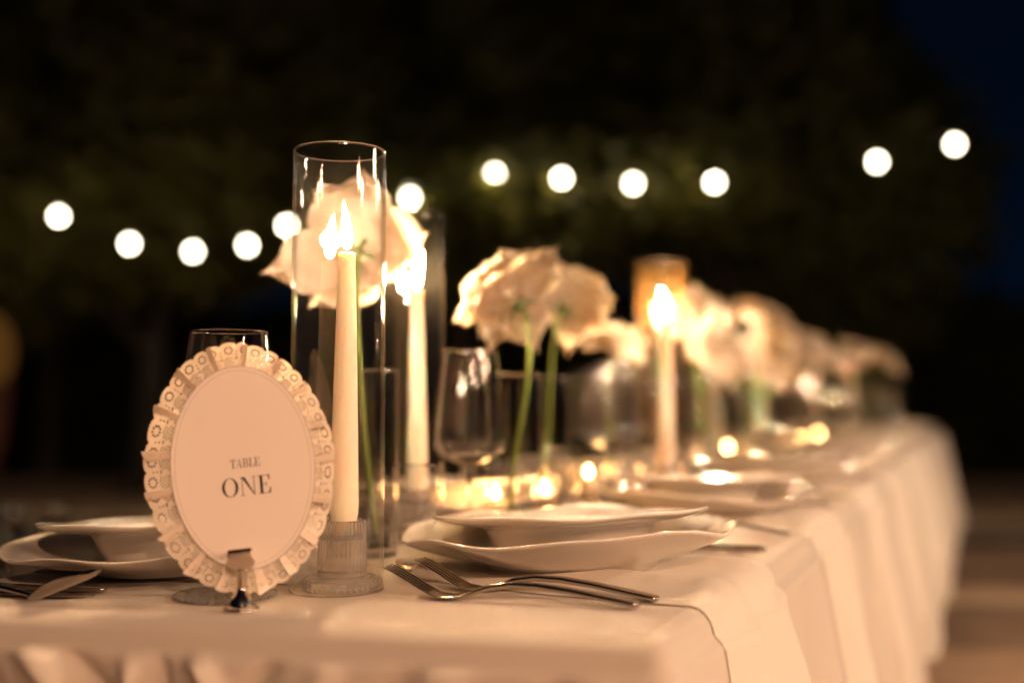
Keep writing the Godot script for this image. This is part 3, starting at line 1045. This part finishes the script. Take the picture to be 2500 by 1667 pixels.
# ---------------------------------------------------------------- lights on strings
func festoon(label: String, pts: Array, energy: float, size: float, long: float, hue := Vector3(1.0, 0.62, 0.38), glass: Material = null) -> void:
	var o := thing("festoon_light_string", label, "string lights", Vector3.ZERO, 0.0, "strings of round bulbs")
	var c := MB.new()
	var line := []
	var rad := []
	for k in pts.size() - 1:
		for s in 6:
			var t := s / 6.0
			var p: Vector3 = pts[k].lerp(pts[k + 1], t)
			line.append(p + Vector3(0, 0.055 + size * long - 0.05 * sin(PI * t), 0))
			rad.append(0.004)
	line.append(pts[-1] + Vector3(0, 0.055 + size * long, 0))
	rad.append(0.004)
	c.tube(line, rad, 6)
	part("cable", c, M.cable, o)
	for k in range(1, pts.size() - 1):
		var p: Vector3 = pts[k]
		var b := MB.new()
		b.ball(Vector3.ZERO, Vector3(size, size * long, size), 20, 14)
		var bulb := part("bulb", b, glass if glass else M.bulb, o)
		bulb.position = p
		var s := MB.new()
		var e := size * long
		s.lathe([Vector2(0.0, e * 0.96), Vector2(0.014, e * 0.96), Vector2(0.016, e + 0.012), Vector2(0.016, e + 0.050), Vector2(0.0, e + 0.052)], 14)
		part("socket", s, M.socket, bulb)
		if glass:
			var sh := MB.new()
			sh.lathe([Vector2(0.125, -0.015), Vector2(0.127, -0.013), Vector2(0.055, 0.075), Vector2(0.020, e + 0.030), Vector2(0.018, e + 0.030), Vector2(0.052, 0.072), Vector2(0.125, -0.015)], 28)
			part("lamp_shade", sh, M.enamel, bulb)
		var l := OmniLight3D.new()
		l.name = "light"
		l.light_color = lin(hue.x, hue.y, hue.z)
		l.light_energy = energy
		l.light_size = size * 0.9
		l.omni_range = 30.0
		l.omni_attenuation = 2.0
		l.shadow_enabled = true
		bulb.add_child(l)

# ---------------------------------------------------------------- trees
func leaf_clump() -> ArrayMesh:
	var mb := MB.new()
	var rng := RandomNumberGenerator.new()
	rng.seed = 4
	for k in 7:
		var t := rng.randf() * TAU
		var dir := Vector3(cos(t), rng.randf_range(-0.5, 0.6), sin(t)).normalized()
		var side := dir.cross(Vector3.UP).normalized()
		var up := side.cross(dir)
		var base := dir * rng.randf_range(0.0, 0.10) + Vector3(rng.randf_range(-0.05, 0.05), rng.randf_range(-0.08, 0.08), rng.randf_range(-0.05, 0.05))
		var l := rng.randf_range(0.10, 0.15)
		mb.grid(func(u, w):
			var c: float = (u - 0.5) * 2.0
			return base + dir * l * w + side * c * l * 0.24 * sin(PI * clampf(w * 0.92 + 0.04, 0.0, 1.0)) + up * (0.02 * c * c - 0.03 * w * w), 2, 3)
	return mb.mesh()

var clump: ArrayMesh

func tree(called: String, label: String, at: Vector3, blobs: Array, count: int, m: Material, sd: int, trunk := 0.16) -> void:
	var o := thing(called, label, "tree" if called != "hedge" else "hedge", at, 0.0, "dark trees behind the string lights")
	var rng := RandomNumberGenerator.new()
	rng.seed = sd
	if trunk > 0.0:
		var fork := Vector3(0.1, 1.5, 0.0)
		var t := MB.new()
		t.tube([Vector3(0, -0.1, 0), Vector3(0.03, 0.1, 0), Vector3(0.08, 0.8, 0.03), fork], [trunk * 1.4, trunk * 1.1, trunk * 0.9, trunk * 0.8], 12)
		var tr := part("trunk", t, M.bark, o)
		for b in blobs:
			var l := MB.new()
			var mid: Vector3 = fork.lerp(b[0], 0.5) + Vector3(rng.randf_range(-0.2, 0.2), 0.1, rng.randf_range(-0.2, 0.2))
			l.tube([fork - Vector3(0, 0.15, 0), mid, b[0] + Vector3(0, b[1].y * 0.5, 0)], [trunk * 0.6, trunk * 0.35, trunk * 0.1], 8)
			part("limb", l, M.bark, tr)
	var mm := MultiMesh.new()
	mm.transform_format = MultiMesh.TRANSFORM_3D
	mm.mesh = clump
	mm.instance_count = count
	var fn := FastNoiseLite.new()
	fn.seed = sd
	fn.frequency = 0.9
	var vol := 0.0
	for b in blobs:
		vol += b[1].x * b[1].y * b[1].z
	var k := 0
	while k < count:
		var pick := rng.randf() * vol
		var blob: Array = blobs[0]
		for b in blobs:
			pick -= b[1].x * b[1].y * b[1].z
			if pick <= 0.0:
				blob = b
				break
		var dir := Vector3(rng.randfn(), rng.randfn(), rng.randfn()).normalized()
		var r := pow(rng.randf(), 0.45)
		var p: Vector3 = blob[0] + dir * blob[1] * r
		if fn.get_noise_3dv(p) < -0.12 or p.y < 0.05:
			if rng.randf() < 0.85:
				continue
		var bs := Basis.from_euler(Vector3(rng.randf_range(-0.7, 0.7), rng.randf() * TAU, rng.randf_range(-0.7, 0.7))).scaled(Vector3.ONE * rng.randf_range(0.9, 1.7))
		mm.set_instance_transform(k, Transform3D(bs, p))
		k += 1
	var lv := MultiMeshInstance3D.new()
	lv.multimesh = mm
	lv.material_override = m
	lv.name = "leaves"
	lv.set_meta("kind", "stuff")
	o.add_child(lv)

# ---------------------------------------------------------------- the scene
const ORD := ["first", "second", "third", "fourth", "fifth", "sixth", "seventh", "eighth", "ninth", "tenth"]

func _ready() -> void:
	# camera
	var cam := Camera3D.new()
	cam.name = "camera"
	cam.position = Vector3(0, 0.93, 0)
	cam.rotation = Vector3(deg_to_rad(2.95), 0, 0)
	var att := CameraAttributesPhysical.new()
	att.frustum_focal_length = 57.96
	att.exposure_aperture = 2.108
	att.frustum_focus_distance = 1.072
	att.frustum_near = 0.05
	att.frustum_far = 400.0
	cam.attributes = att
	cam.fov = 33.6
	cam.near = 0.05
	cam.far = 400.0
	cam.current = true
	add_child(cam)
	# sky and exposure
	var sky := ProceduralSkyMaterial.new()
	sky.sky_top_color = Color8(1, 3, 11)
	sky.sky_horizon_color = Color8(1, 10, 22)
	sky.sky_curve = 0.15
	sky.ground_bottom_color = Color8(1, 1, 2)
	sky.ground_horizon_color = Color8(2, 6, 14)
	var env := Environment.new()
	env.background_mode = Environment.BG_SKY
	env.sky = Sky.new()
	env.sky.sky_material = sky
	env.background_energy_multiplier = 1.0
	env.tonemap_mode = Environment.TONE_MAPPER_LINEAR
	env.tonemap_exposure = 1.45
	env.sdfgi_enabled = true
	env.ssao_enabled = true
	env.ssil_enabled = true
	var we := WorldEnvironment.new()
	we.name = "world_environment"
	we.environment = env
	add_child(we)
	make_materials()
	make_petals()
	clump = leaf_clump()

	# the ground and the deck
	var g := MB.new()
	g.grid(func(a, b): return Vector3((a - 0.5) * 300, -0.01, (0.5 - b) * 300), 12, 12)
	struct("ground", g, M.ground)
	build_deck()

	# trees, hedge
	tree("broadleaf_tree", "large dark tree at the left edge, behind the lowest bulbs", Vector3(-3.6, 0, -11.0), [[Vector3(0, 3.6, 0), Vector3(2.0, 1.9, 1.7)], [Vector3(-1.2, 2.6, 0.9), Vector3(1.3, 1.2, 1.2)], [Vector3(1.1, 4.6, 0.2), Vector3(1.7, 1.6, 1.5)]], 5200, M.leaf_light, 11)
	tree("broadleaf_tree", "dark leafy tree directly behind the tall candle glass", Vector3(-0.6, 0, -11.2), [[Vector3(0, 3.9, 0), Vector3(1.9, 1.8, 1.7)], [Vector3(0.3, 2.6, 1.3), Vector3(1.5, 0.8, 0.9)], [Vector3(0.9, 5.2, 0), Vector3(1.6, 1.3, 1.5)]], 5200, M.leaf, 12)
	tree("broadleaf_tree", "dark tree whose rounded right side stands against the navy sky", Vector3(2.3, 0, -11.4), [[Vector3(-0.3, 3.9, 0), Vector3(1.9, 1.9, 1.7)], [Vector3(0.9, 2.9, 0.2), Vector3(1.55, 1.7, 1.3)], [Vector3(-0.6, 5.3, 0), Vector3(1.5, 1.3, 1.4)], [Vector3(-1.0, 2.8, 1.7), Vector3(0.9, 0.6, 0.7)]], 6200, M.leaf, 13)
	tree("broadleaf_tree", "reddish-leaved tree showing faintly above the right half of the bulbs", Vector3(1.5, 0, -13.6), [[Vector3(0.2, 5.0, 0), Vector3(1.9, 1.6, 1.4)], [Vector3(1.3, 4.2, 0.6), Vector3(1.2, 1.3, 1.2)]], 3000, M.leaf_red, 14)
	tree("broadleaf_tree", "tall tree beyond the left tree, filling the upper left corner", Vector3(-5.6, 0, -13.5), [[Vector3(0, 4.2, 0), Vector3(2.4, 2.6, 2.0)], [Vector3(1.9, 5.6, 0), Vector3(2.2, 1.8, 1.8)]], 5200, M.leaf_light, 15)
	tree("hedge", "long dark clipped hedge closing the garden below the trees", Vector3(0, 0, -15.5), [[Vector3(-6.5, 1.1, 0), Vector3(4.5, 1.4, 0.7)], [Vector3(0, 1.2, 0), Vector3(5.0, 1.4, 0.7)], [Vector3(6.5, 1.1, 0), Vector3(5.0, 1.35, 0.7)]], 9000, M.leaf, 16, 0.0)
	var hs := MB.new()
	hs.box(Vector3(-30, -0.02, -17.4), Vector3(30, 1.9, -16.6))
	var bank := struct("hill", hs, M.ground)

	# strings of bulbs: the one in view, and those overhead that light the near end of the table
	festoon("string of round bulbs sagging low on the left, rising behind the candle glass", [Vector3(-4.6, 2.95, -9), Vector3(-3.6386, 2.3984, -9), Vector3(-3.0666, 2.1771, -9), Vector3(-2.5573, 2.1144, -9), Vector3(-2.1219, 2.1639, -9), Vector3(-1.8054, 2.3223, -9), Vector3(-0.8217, 2.5506, -9), Vector3(-0.1382, 2.7397, -9), Vector3(0.1, 2.82, -9)], 0.045, 0.028, 1.08)
	festoon("string of round bulbs running to the upper right against the sky", [Vector3(0.1, 2.82, -9), Vector3(0.3981, 2.7065, -9), Vector3(0.9735, 2.6633, -9), Vector3(1.6281, 2.6733, -9), Vector3(2.9366, 2.8393, -9), Vector3(3.565, 2.9824, -9), Vector3(4.4, 3.4, -9)], 0.045, 0.028, 1.08)
	var near := []
	for i in 6:
		var t := i / 5.0
		near.append(Vector3(lerpf(-0.9, 6.3, t), 2.35 - 0.35 * sin(PI * t), 1.9 - 1.0 * t))
	festoon("string of large tube bulbs overhead behind the camera", near, BACK, 0.030, 2.2, Vector3(1.0, 0.565, 0.34), M.lamp)
	var side := []
	for i in 5:
		var t := i / 4.0
		side.append(Vector3(lerpf(2.3, 4.9, t), 2.25 - 0.25 * sin(PI * t), lerpf(0.8, -5.2, t)))
	festoon("string of large tube bulbs overhead on the right of the table", side, SIDE, 0.030, 2.2, Vector3(1.0, 0.70, 0.47), M.side_lamp)

	# the table
	build_tablecloth()
	var ch := make_charger()
	var bw := make_bowl()
	var fk := make_fork()
	var kn := make_knife()
	var face := axis_turn()
	for k in 9:
		var a := 0.306 + 0.6 * k
		var w := "right-hand" 
		var nth: String = ORD[k]
		var c: Node3D = ch if k == 0 else dup(ch, "", Vector3.ZERO)
		c.set_meta("label", "wavy white charger plate in front of the forks, largest in view" if k == 0 else "wavy white charger plate, %s from the camera along the right edge" % nth)
		c.position = tp(a, 0.184, 0.0065)
		c.rotation.y = face + [0.3, 2.1, 4.0, 1.1, 5.2, 3.3, 0.9, 2.8, 4.6][k]
		var b: Node3D = bw if k == 0 else dup(bw, "", Vector3.ZERO)
		b.set_meta("label", "white rimmed bowl tilted on the large charger by the forks" if k == 0 else "white rimmed bowl on the charger plate %s along the right edge" % nth)
		b.position = tp(a, 0.186, 0.0158)
		b.rotation = Vector3(deg_to_rad(-4.2 if k == 0 else -3.0), 0.0, deg_to_rad(2.1) if k == 0 else 0.0)
		b.position.y += 0.002
		c.rotation.x = deg_to_rad(-2.0)
		if k < 6:
			build_napkin(a - 0.005, 0.30, 0.36 if k == 0 else 0.33, 0, "cream napkin hanging over the table edge at the %s place on the right" % nth, 30 + k)
	for k in 8:
		var a := 0.086 + 0.6 * k
		var nth: String = ORD[k]
		var left := tp(a, 0.527)
		if k == 0:
			left = on(-0.354, 1.20)
		var pl := dup(ch, "shaded charger plate left of the oval card" if k == 0 else "wavy white charger plate, %s from the camera along the left edge" % nth, left + Vector3(0, 0.0065, 0), face + 0.8 + 1.3 * k)
		var b := dup(bw, "shaded rimmed bowl left of the oval card" if k == 0 else "white rimmed bowl on the charger plate %s along the left edge" % nth, left + Vector3(0, 0.0158, 0))
		if k == 0:
			pl.scale = Vector3(0.95, 0.72, 0.95)
			b.scale = Vector3(0.95, 0.92, 0.95)
			b.position.y -= 0.0005
			b.rotation.x = deg_to_rad(-3.5)
		if k < 2:
			build_napkin(a + (0.10 if k == 0 else 0.0), 0.20, 0.3, 1, "cream napkin under the charger plate at the %s place on the left" % nth, 60 + k)
	# cutlery
	lay(fk, "steel dinner fork nearest the front edge of the table", on(0.1086, 0.9779), on(-0.1055, 1.040), false)
	lay(fk, "steel fork lying just behind the nearest fork", on(0.1290, 1.009), on(-0.0960, 1.092), true)
	for k in range(1, 5):
		var a := 0.306 + 0.6 * k
		lay(fk, "steel fork beside the charger plate %s along the right edge" % ORD[k], tp(a - 0.215, 0.02), tp(a - 0.215, 0.25), true)
	for k in 5:
		var a := 0.306 + 0.6 * k
		lay(kn, "steel knife beyond the charger plate %s along the right edge" % ORD[k], tp(a + 0.215, 0.02), tp(a + 0.205, 0.25), k > 0)
	lay(make_spoon(), "steel spoon with raised bowl at the left front of the table", on(-0.553, 1.048), on(-0.3537, 0.997), false)
	lay(kn, "steel knife lying behind the spoon, beside the shaded charger", on(-0.60, 1.085), on(-0.395, 1.035), true)
	lay(kn, "second steel knife between the spoon and the shaded charger", on(-0.60, 1.115), on(-0.37, 1.06), true)

	build_sign()
	build_clip()

	# candles in their hurricane glasses
	var hu := make_hurricane()
	var cs := make_candlestick()
	var cd := make_candle(Vector3(-0.004, 0, 0))
	var spots := [[-0.1662, 1.0799, "beside the oval card, in focus"], [-0.1310, 1.452, "half hidden by the first rose"], [0.2600, 1.955, "past the double rose, tinted amber"], [0.5050, 2.80, "glowing behind the rose by the third candle"], [0.690, 3.14, "hidden behind the paired roses"], [1.592, 5.30, "hidden behind the last roses"], [0.314, 2.31, "directly behind the amber-tinted one"], [1.21, 4.50, "behind the rose third from the far end"]]
	var leans := [Vector3(-0.0040, 0, 0.001), Vector3(0.0075, 0, 0), Vector3(-0.011, 0, 0), Vector3(0.004, 0, 0), Vector3(-0.005, 0, 0), Vector3(0.006, 0, 0), Vector3(0.002, 0, 0), Vector3(-0.003, 0, 0)]
	for k in spots.size():
		var s: Array = spots[k]
		var h: Node3D = hu if k == 0 else dup(hu, "", Vector3.ZERO)
		h.set_meta("label", "tall clear glass cylinder " + s[2])
		h.position = on(s[0], s[1], 0.0008)
		if k == 2:
			h.get_node("wall").material_override = M.amber
		var c: Node3D = cs if k == 0 else dup(cs, "", Vector3.ZERO)
		c.set_meta("label", "ribbed glass candlestick in the cylinder " + s[2])
		c.position = on(s[0] + [0.0045, 0.0045, 0.0045, 0, 0, 0, 0, 0][k], s[1] + [0.0035, 0.0035, 0, 0, 0, 0, 0, 0][k], 0.0006)
		var d: Node3D = cd if k == 0 else make_candle(leans[k])
		d.set_meta("label", "burning taper candle in the cylinder " + s[2])
		d.position = on(s[0] + [0.0055, 0.0095, 0.006, 0, 0, 0, 0, 0][k], s[1] + [0.0065, 0.0065, 0.0, 0, 0, 0, 0, 0][k], 0.0484)
		d.rotation.z = deg_to_rad([-0.25, 0.4, -0.5, 0.3, 0.0, -0.3, 0.0, 0.2][k])

	# vases and roses
	var va := make_vase()
	var vs := [[-0.1690, 1.315, "behind the in-focus candle, water level showing"], [0.0020, 1.52, "left of the double rose stems, behind the wine glass"], [0.0560, 1.80, "right of the double rose stems"], [0.186, 2.08, "under the brightly lit small rose"], [0.4139, 2.45, "behind the third candle"], [0.611, 2.92, "halfway down the table under paired roses"], [1.03, 4.0, "third from the far end"], [1.50, 5.0, "under the rose left of the last one"], [1.62, 5.05, "under the farthest right rose"]]
	for k in vs.size():
		var s: Array = vs[k]
		var v: Node3D = va if k == 0 else dup(va, "", Vector3.ZERO)
		v.set_meta("label", "clear cylinder vase of water " + s[2])
		v.position = on(s[0], s[1], 0.0004)
	var st := 0.0235
	rose("", on(-0.169, 1.315), Vector3(0.013, st, 0.004), [[Vector3(-0.012, 0.350, 0.0), Vector3(-0.10, 0.36, -1.0), 0.98, 0.55, "white rose with broad pointed petals behind the in-focus hurricane glass", -0.018, [[8, 1.08], [42, 0.55], [84, 1.05], [118, 0.98], [190, 1.18], [228, 1.02], [285, 0.60]]]], 101)
	rose("", on(0.002, 1.52), Vector3(-0.004, st, 0.0), [[Vector3(0.014, 0.300, 0.0), Vector3(-0.45, 0.66, -0.55), 1.0, 0.2, "left bloom of the double rose, spiky petals to its left", 0.0, [[178, 1.02], [160, 0.92], [142, 0.98], [122, 1.0], [98, 1.06], [70, 1.1], [40, 1.0], [10, 0.9], [248, 1.05], [285, 1.05], [320, 0.9], [212, 0.75]]]], 102)
	rose("", on(0.056, 1.80), Vector3(-0.012, st, 0.0), [[Vector3(0.020, 0.318, 0.0), Vector3(0.45, 0.62, -0.55), 0.98, 0.9, "right bloom of the double rose, one petal pointing right", 0.02, [[55, 1.1], [25, 1.0], [85, 1.05], [115, 0.95], [350, 0.95], [318, 1.0], [285, 0.9], [200, 0.8]]]], 103)
	rose("", on(0.186, 2.08), Vector3(-0.006, st, 0.0), [[Vector3(0.0, 0.262, 0.0), Vector3(0.35, 0.75, 0.35), 0.78, 0.5, "small rose overexposed by the candle on its right", 0.0]], 104)
	rose("", on(0.4139, 2.45), Vector3(0.0, st, 0.0), [[Vector3(-0.022, 0.335, 0.0), Vector3(-0.2, 0.75, 0.6), 1.0, 0.1, "glowing rose just right of the third candle", 0.0], [Vector3(0.020, 0.270, 0.02), Vector3(0.25, 0.6, 0.8), 0.95, 1.1, "lower glowing rose right of the third candle, in front of a flame", 0.01]], 105)
	rose("", on(0.611, 2.92), Vector3(0.0, st, 0.0), [[Vector3(-0.045, 0.37, 0.0), Vector3(-0.5, 0.8, 0.2), 0.92, 0.7, "left rose of the pair halfway down the table", 0.0], [Vector3(0.035, 0.355, 0.02), Vector3(0.6, 0.6, 0.4), 1.05, 1.9, "right rose of the pair halfway down the table", 0.01], [Vector3(0.045, 0.285, 0.03), Vector3(0.3, 0.5, 0.8), 1.0, 0.4, "lowest rose of the group halfway down the table", 0.0]], 106)
	rose("", on(1.03, 4.0), Vector3(0.0, st, 0.0), [[Vector3(0.0, 0.33, 0.0), Vector3(0.1, 0.7, 0.6), 1.15, 0.4, "rose third from the far end of the table", 0.0]], 107)
	rose("", on(1.50, 5.0), Vector3(0.0, st, 0.0), [[Vector3(0.0, 0.345, 0.0), Vector3(-0.2, 0.6, 0.7), 1.25, 0.9, "tall rose near the far end, left of the last one", 0.0]], 108)
	rose("", on(1.62, 5.05), Vector3(0.0, st, 0.0), [[Vector3(0.02, 0.33, 0.0), Vector3(0.5, 0.7, 0.4), 1.15, 1.4, "farthest right rose at the end of the table", 0.0]], 109)

	# glasses
	var wg := make_wine_glass()
	wg.set_meta("label", "wine glass standing behind the oval card, rim in focus")
	wg.position = on(-0.2620, 1.045, 0.0004)
	var gl := [[-0.0545, 1.46, "wine glass left of the double rose stems, white streak on its bowl"], [0.172, 1.93, "wine glass left of the third candle, bright white streak on it"], [-0.075, 1.76, "wine glass behind the second candle"], [0.40, 2.36, "wine glass right of the third candle"], [0.165, 2.36, "wine glass behind the brightly lit small rose"], [0.63, 2.72, "wine glass right of the glowing rose"], [0.36, 2.95, "wine glass behind the fourth hurricane glass"], [0.86, 3.30, "wine glass below the paired roses"], [0.62, 3.50, "wine glass far left behind the paired roses"], [1.09, 3.85, "wine glass just before the third rose from the end"], [1.30, 4.40, "wine glass right of the sixth candle"], [1.53, 4.78, "wine glass below the two last roses"], [0.27, 2.55, "wine glass behind the small bright rose, nearer the left side"], [0.50, 2.30, "wine glass beyond the second charger on the right"], [0.47, 3.25, "wine glass in the row left of the paired roses"], [0.75, 2.98, "wine glass just right of the paired roses"], [0.94, 3.55, "wine glass between the paired roses and the third rose from the end"], [0.80, 4.05, "wine glass left of the third rose from the end"], [1.17, 4.05, "wine glass just right of the third rose from the end"], [1.40, 4.60, "wine glass left of the two last roses"], [1.70, 5.05, "wine glass right of the farthest rose"]]
	for s in gl:
		dup(wg, s[2], on(s[0], s[1], 0.0004))
	var tu := make_tumbler()
	tu.set_meta("label", "slim tumbler left of the largest charger plate, bright streak on its side")
	tu.position = on(-0.103, 1.205, 0.0004)
	var tl := [[0.075, 1.62, "slim tumbler right of the double rose stems"], [0.30, 2.14, "slim tumbler just right of the third candle"], [0.52, 2.55, "slim tumbler beyond the third charger plate on the right"], [0.74, 3.05, "slim tumbler right of the paired roses"], [0.97, 3.55, "slim tumbler before the fifth candle"], [1.20, 4.10, "slim tumbler right of the third rose from the end"]]
	for s in tl:
		dup(tu, s[2], on(s[0], s[1], 0.0004))
	var vo := make_votive()
	var vt := [[-0.022, 1.56, "tealight in a glass cup below the second wine glass"], [0.048, 1.66, "brightest tealight, right of the double rose stems"], [0.136, 2.02, "tealight left of the third candle"], [0.470, 2.90, "tealight behind the third candle, small in view"], [0.590, 3.10, "tealight right of the third candle, bright disc"], [0.730, 3.40, "tealight below the paired roses"], [0.95, 3.75, "tealight before the third rose from the end"], [1.15, 4.25, "tealight near the sixth candle"], [1.40, 4.70, "tealight nearest the far end of the table"]]
	for k in vt.size():
		var v: Node3D = vo if k == 0 else dup(vo, "", Vector3.ZERO)
		v.set_meta("label", vt[k][2])
		v.position = on(vt[k][0], vt[k][1], 0.0004)

	# beyond the table on the left: a small stand with tumblers, and a lantern
	build_stand()
	build_lantern()

const BACK := 0.32
const SIDE := 0.36

func lay(src: Node3D, label: String, from: Vector3, to: Vector3, copy: bool) -> void:
	var o: Node3D = dup(src, label, from) if copy else src
	o.set_meta("label", label)
	o.position = from + Vector3(0, 0.0006, 0)
	var d := to - from
	o.rotation.y = atan2(-d.z, d.x)

func build_deck() -> void:
	var o := Node3D.new()
	o.name = "deck_floor"
	o.set_meta("kind", "structure")
	add_child(o)
	var rng := RandomNumberGenerator.new()
	rng.seed = 9
	var sub := MB.new()
	sub.box(Vector3(-7.0, -0.008, -14.1), Vector3(7.4, 0.004, 3.0))
	part("joists", sub, M.dark_metal, o)
	var wide := 0.235
	var meshes := []
	for k in 3:
		var m := MB.new()
		var l: float = [4.6, 5.2, 4.6][k]
		m.box(Vector3(-l / 2, -0.013, -wide / 2 + 0.004), Vector3(l / 2, 0.013, wide / 2 - 0.004))
		meshes.append(m.mesh())
	var tone := 2
	for row in 72:
		if row % 3 == 0 or rng.randf() < 0.3:
			tone = rng.randi() % 7
		var z := 2.8 - row * wide
		for k in 3:
			var p := part("plank", meshes[k], M.planks[tone if rng.randf() < 0.8 else rng.randi() % 7], o)
			p.position = Vector3([-4.72, 0.2, 5.12][k], 0.018 + rng.randf_range(-0.0015, 0.0015), z)

func build_stand() -> void:
	var o := thing("side_stand", "small dark side stand beyond the left end of the table", "side table", Vector3(-1.06, 0.031, -2.35))
	var t := MB.new()
	t.lathe([Vector2(0.0, 0.590), Vector2(0.155, 0.590), Vector2(0.16, 0.594), Vector2(0.16, 0.606), Vector2(0.155, 0.610), Vector2(0.0, 0.610)], 48)
	part("top", t, M.stand, o)
	var p := MB.new()
	p.lathe([Vector2(0.0, 0.02), Vector2(0.018, 0.02), Vector2(0.016, 0.3), Vector2(0.018, 0.589), Vector2(0.0, 0.589)], 20)
	part("post", p, M.stand, o)
	var b := MB.new()
	b.lathe([Vector2(0.0, 0.0), Vector2(0.13, 0.0), Vector2(0.13, 0.012), Vector2(0.02, 0.0195), Vector2(0.0, 0.0195)], 40)
	part("foot", b, M.stand, o)
	var k := 0
	for s in [[-1.075, 2.36, "left"], [-1.012, 2.30, "middle"], [-0.965, 2.40, "right"]]:
		var g := thing("faceted_glass", "short faceted glass glinting on the dark side stand, %s of three" % s[2], "glass", Vector3(s[0], 0.6416, -s[1]), k * 0.2, "faceted glasses on the side stand")
		var m := MB.new()
		m.lathe([Vector2(0.0, 0.0), Vector2(0.024, 0.0), Vector2(0.027, 0.004), Vector2(0.030, 0.07), Vector2(0.0295, 0.071), Vector2(0.0275, 0.07), Vector2(0.024, 0.012), Vector2(0.0, 0.010)], 9)
		part("body", m, M.crystal, g)
		k += 1

func build_lantern() -> void:
	var o := thing("lantern", "blurred amber lantern on a dark red stand at the left edge", "lantern", Vector3(-2.86, 0.031, -6.0))
	var b := MB.new()
	b.lathe([Vector2(0.0, 0.0), Vector2(0.22, 0.0), Vector2(0.22, 0.03), Vector2(0.13, 0.06), Vector2(0.11, 0.5), Vector2(0.17, 0.72), Vector2(0.19, 0.98), Vector2(0.0, 0.985)], 32)
	part("stand", b, M.red_paint, o)
	var s := MB.new()
	s.lathe([Vector2(0.0, 0.986), Vector2(0.15, 0.99), Vector2(0.19, 1.06), Vector2(0.20, 1.18), Vector2(0.17, 1.30), Vector2(0.10, 1.37), Vector2(0.0, 1.38)], 32)
	var sh := part("lamp_shade", s, M.paper, o)
	var l := OmniLight3D.new()
	l.name = "lamp_light"
	l.position = Vector3(0, 1.18, 0.24)
	l.light_color = lin(1.0, 0.45, 0.12)
	l.light_energy = 0.008
	l.light_size = 0.15
	l.omni_range = 20.0
	l.omni_attenuation = 2.0
	l.shadow_enabled = true
	sh.add_child(l)
